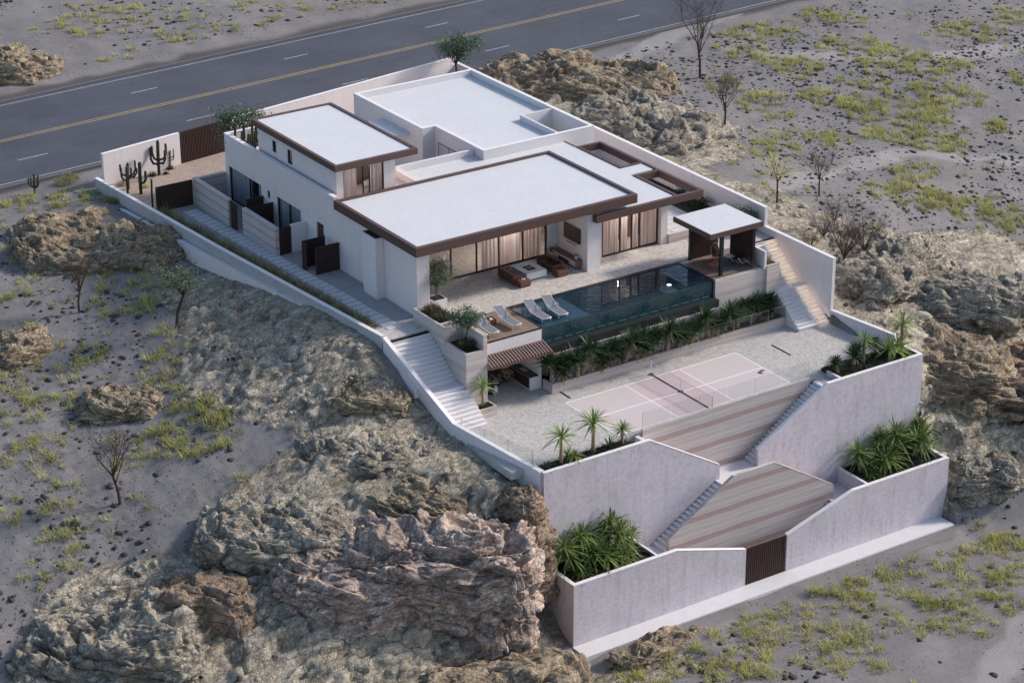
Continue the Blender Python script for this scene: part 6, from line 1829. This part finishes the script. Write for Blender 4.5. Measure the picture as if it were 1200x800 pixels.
def bare_tree(label, x, y, h, r, seed, nb=9, group=None, mat=None, spread=.55, fork=.4):
    rnd = random.Random(seed); t = thing('bare_tree', label, 'tree', (x, y, TH(x, y) - .1), group)
    m = MB(); tw = MB(); le = (rnd.uniform(-.15, .15) * h * .5, rnd.uniform(-.15, .15) * h * .5)
    f = Vector((le[0], le[1], h * fork))
    m.tube([(0, 0, -.2), (le[0] * .2, le[1] * .5, h * fork * .5), f], [r * 1.2, r, r * .8], 7)
    for i in range(nb):
        a = i * 2.39996 + rnd.uniform(-.5, .5); s = rnd.uniform(.5, 1.0) * h * spread * .5
        b0 = f.lerp(Vector((0, 0, h * fork * .4)), rnd.uniform(0, .5)) if i > 3 else f
        tip = Vector((math.cos(a) * s + le[0], math.sin(a) * s + le[1], h * rnd.uniform(.72, 1.0)))
        mid = b0.lerp(tip, .5) + Vector((rnd.uniform(-.08, .08), rnd.uniform(-.08, .08), rnd.uniform(-.05, .03))) * h
        m.tube([b0, mid, tip], [r * .5, r * .28, r * .09], 5)
        for j in range(12):
            p = mid.lerp(tip, rnd.uniform(-.4, 1)) if True else tip
            q = p + Vector((rnd.gauss(0, .10), rnd.gauss(0, .10), rnd.uniform(.02, .20))) * h
            tw.tube([p, p.lerp(q, .5) + Vector((rnd.gauss(0, .012), rnd.gauss(0, .012), 0)) * h, q], [r * .15, r * .10, r * .05], 4)
            for k in range(5):
                p2 = p.lerp(q, rnd.uniform(.3, 1)); q2 = p2 + Vector((rnd.gauss(0, .055), rnd.gauss(0, .055), rnd.uniform(0, .09))) * h
                tw.tube([p2, q2], [r * .07, r * .035], 3)
    local('trunk', m, mat or M['darkbark'], t); local('twigs', tw, M['twig'], t)
    return t


bare_tree('bare leaning tree on the sand at the lower left, dark trunk', -27.6, 5.7, 5.0, .085, 1, 9)
bare_tree('small bare reddish tree in front of the brown rock mound on the left', -20.8, 25.8, 4.0, .075, 2, 9)
bare_tree('tall bare tree at the upper right beyond the layered ridge, nearest the road', 39.9, 38.1, 7.4, .10, 3, 9)
bare_tree('smaller bare tree on the right plain in front of the tall one', 34.2, 27.7, 5.2, .08, 4, 8)
bare_tree('bare thorny tree behind the far end of the tall white right wall', 31.5, 13.2, 3.8, .06, 5, 10, spread=.9)
bare_tree('spreading reddish bare thicket tree behind the lit staircase wall', 25.4, 3.4, 4.2, .07, 6, 14, spread=1.1, fork=.2)
for i, (x, y, h_) in enumerate(((24.2, 5.6, 1.8), (26.6, 6.8, 2.2), (30.2, 2.6, 2.0), (29.2, 8.8, 2.4), (23.9, .6, 1.6))):
    bare_tree(('low reddish bare thicket just behind the lit staircase wall', 'bare reddish thicket between the white wall and the dark knoll', 'low bare thicket on the far side of the dark knoll', 'bare thicket on the sand behind the far end of the white wall', 'small bare thicket beside the corner of the lit staircase wall')[i], x, y, h_, .035, 20 + i, 16, spread=1.5, fork=.12, group='bare thickets behind the lit staircase wall')
bare_tree('second bare thicket tree on the dark knoll, further right', 28.2, 4.6, 3.4, .06, 7, 14, spread=1.2, fork=.2)
make_tree('desert_tree', 'thin yellow green leafy tree behind the tall white wall near the pavilion', 'tree', (27.4, 13.0, TH(27.4, 13) - .1), 4.0, 1.35, 2.7, 61, M['tuft'], M['darkbark'], 420, .18, .07, 7, .9, .4)
make_tree('desert_tree', 'dark stemmed olive green tree on the left slope below the boundary wall', 'tree', (-16.9, 19.5, TH(-16.9, 19.5) - .1), 4.6, 1.65, 3.4, 62, M['olive'], M['darkbark'], 2200, .17, .095, 9, .75, .5)
for i, (x, y, s, lb) in enumerate(((-13.6, 43.6, 1.0, 'leafy green bush between the road kerb and the white street wall'), (-12.9, 44.4, .8, 'smaller green bush at the corner of the white street wall by the kerb'), (-12.2, 38.2, .6, 'green bush against the outer face of the low left wall'))):
    t = thing('bush', lb, 'bush', (x, y, TH(x, y)))
    m = MB()
    for k in range(3): tuft_mesh(rnd, 130, .55 * s, .04, .8 * s, m, (0, 0, .1 * k), .2)
    local('foliage', m, M['striplant'], t); local('stem', MB().tube([(0, 0, -.05), (.1, .1, .5)], [.02, .01], 4), M['darkbark'], t)

# ------------------------------------------------------------------ light, sky, camera
AZ, EL = R(101), R(31)                      # sun azimuth clockwise from +Y, elevation
sd = Vector((math.sin(AZ) * math.cos(EL), math.cos(AZ) * math.cos(EL), math.sin(EL)))
sun = bpy.data.lights.new('sun', 'SUN'); sun.energy = 3.9; sun.angle = R(7); sun.color = (1.0, .91, .84)
so = bpy.data.objects.new('sun', sun); register(so, None, (60, -10, 60)); so.rotation_euler = sd.to_track_quat('Z', 'Y').to_euler()
wd = bpy.data.worlds.new('World'); scene.world = wd; wd.use_nodes = True
nt = wd.node_tree; sky = nt.nodes.new('ShaderNodeTexSky'); sky.sky_type = 'NISHITA'; sky.sun_disc = False
sky.sun_elevation = EL; sky.sun_rotation = AZ; sky.altitude = 200; sky.air_density = 1.0; sky.dust_density = 2.0; sky.ozone_density = 1.5
bg = nt.nodes['Background']; bg.inputs['Strength'].default_value = .198
nt.links.new(sky.outputs[0], bg.inputs['Color'])

cam = bpy.data.cameras.new('camera'); cam.sensor_fit = 'HORIZONTAL'; cam.sensor_width = 36.0; cam.lens = 2856.0843 / 1200 * 36
cam.clip_start = 1.0; cam.clip_end = 12000
co = bpy.data.objects.new('camera', cam); register(co, None, (-78.172, -111.8553, 65.2736))
pt_, yw_, rl_ = R(-24.12167), R(33.57016), R(-.27754)
fw = Vector((math.sin(yw_) * math.cos(pt_), math.cos(yw_) * math.cos(pt_), math.sin(pt_))); rt = Vector((math.cos(yw_), -math.sin(yw_), 0)); up = rt.cross(fw)
r2 = math.cos(rl_) * rt + math.sin(rl_) * up; u2 = -math.sin(rl_) * rt + math.cos(rl_) * up
co.rotation_euler = Matrix((r2, u2, -fw)).transposed().to_euler()
scene.camera = co
scene.view_settings.view_transform = 'Standard'; scene.view_settings.look = 'None'; scene.view_settings.exposure = 0.0; scene.view_settings.gamma = 1.0
scene.render.engine = 'CYCLES'
scene.cycles.use_denoising = True
scene.cycles.max_bounces = 6; scene.cycles.transparent_max_bounces = 12
scene.cycles.caustics_reflective = False; scene.cycles.caustics_refractive = False
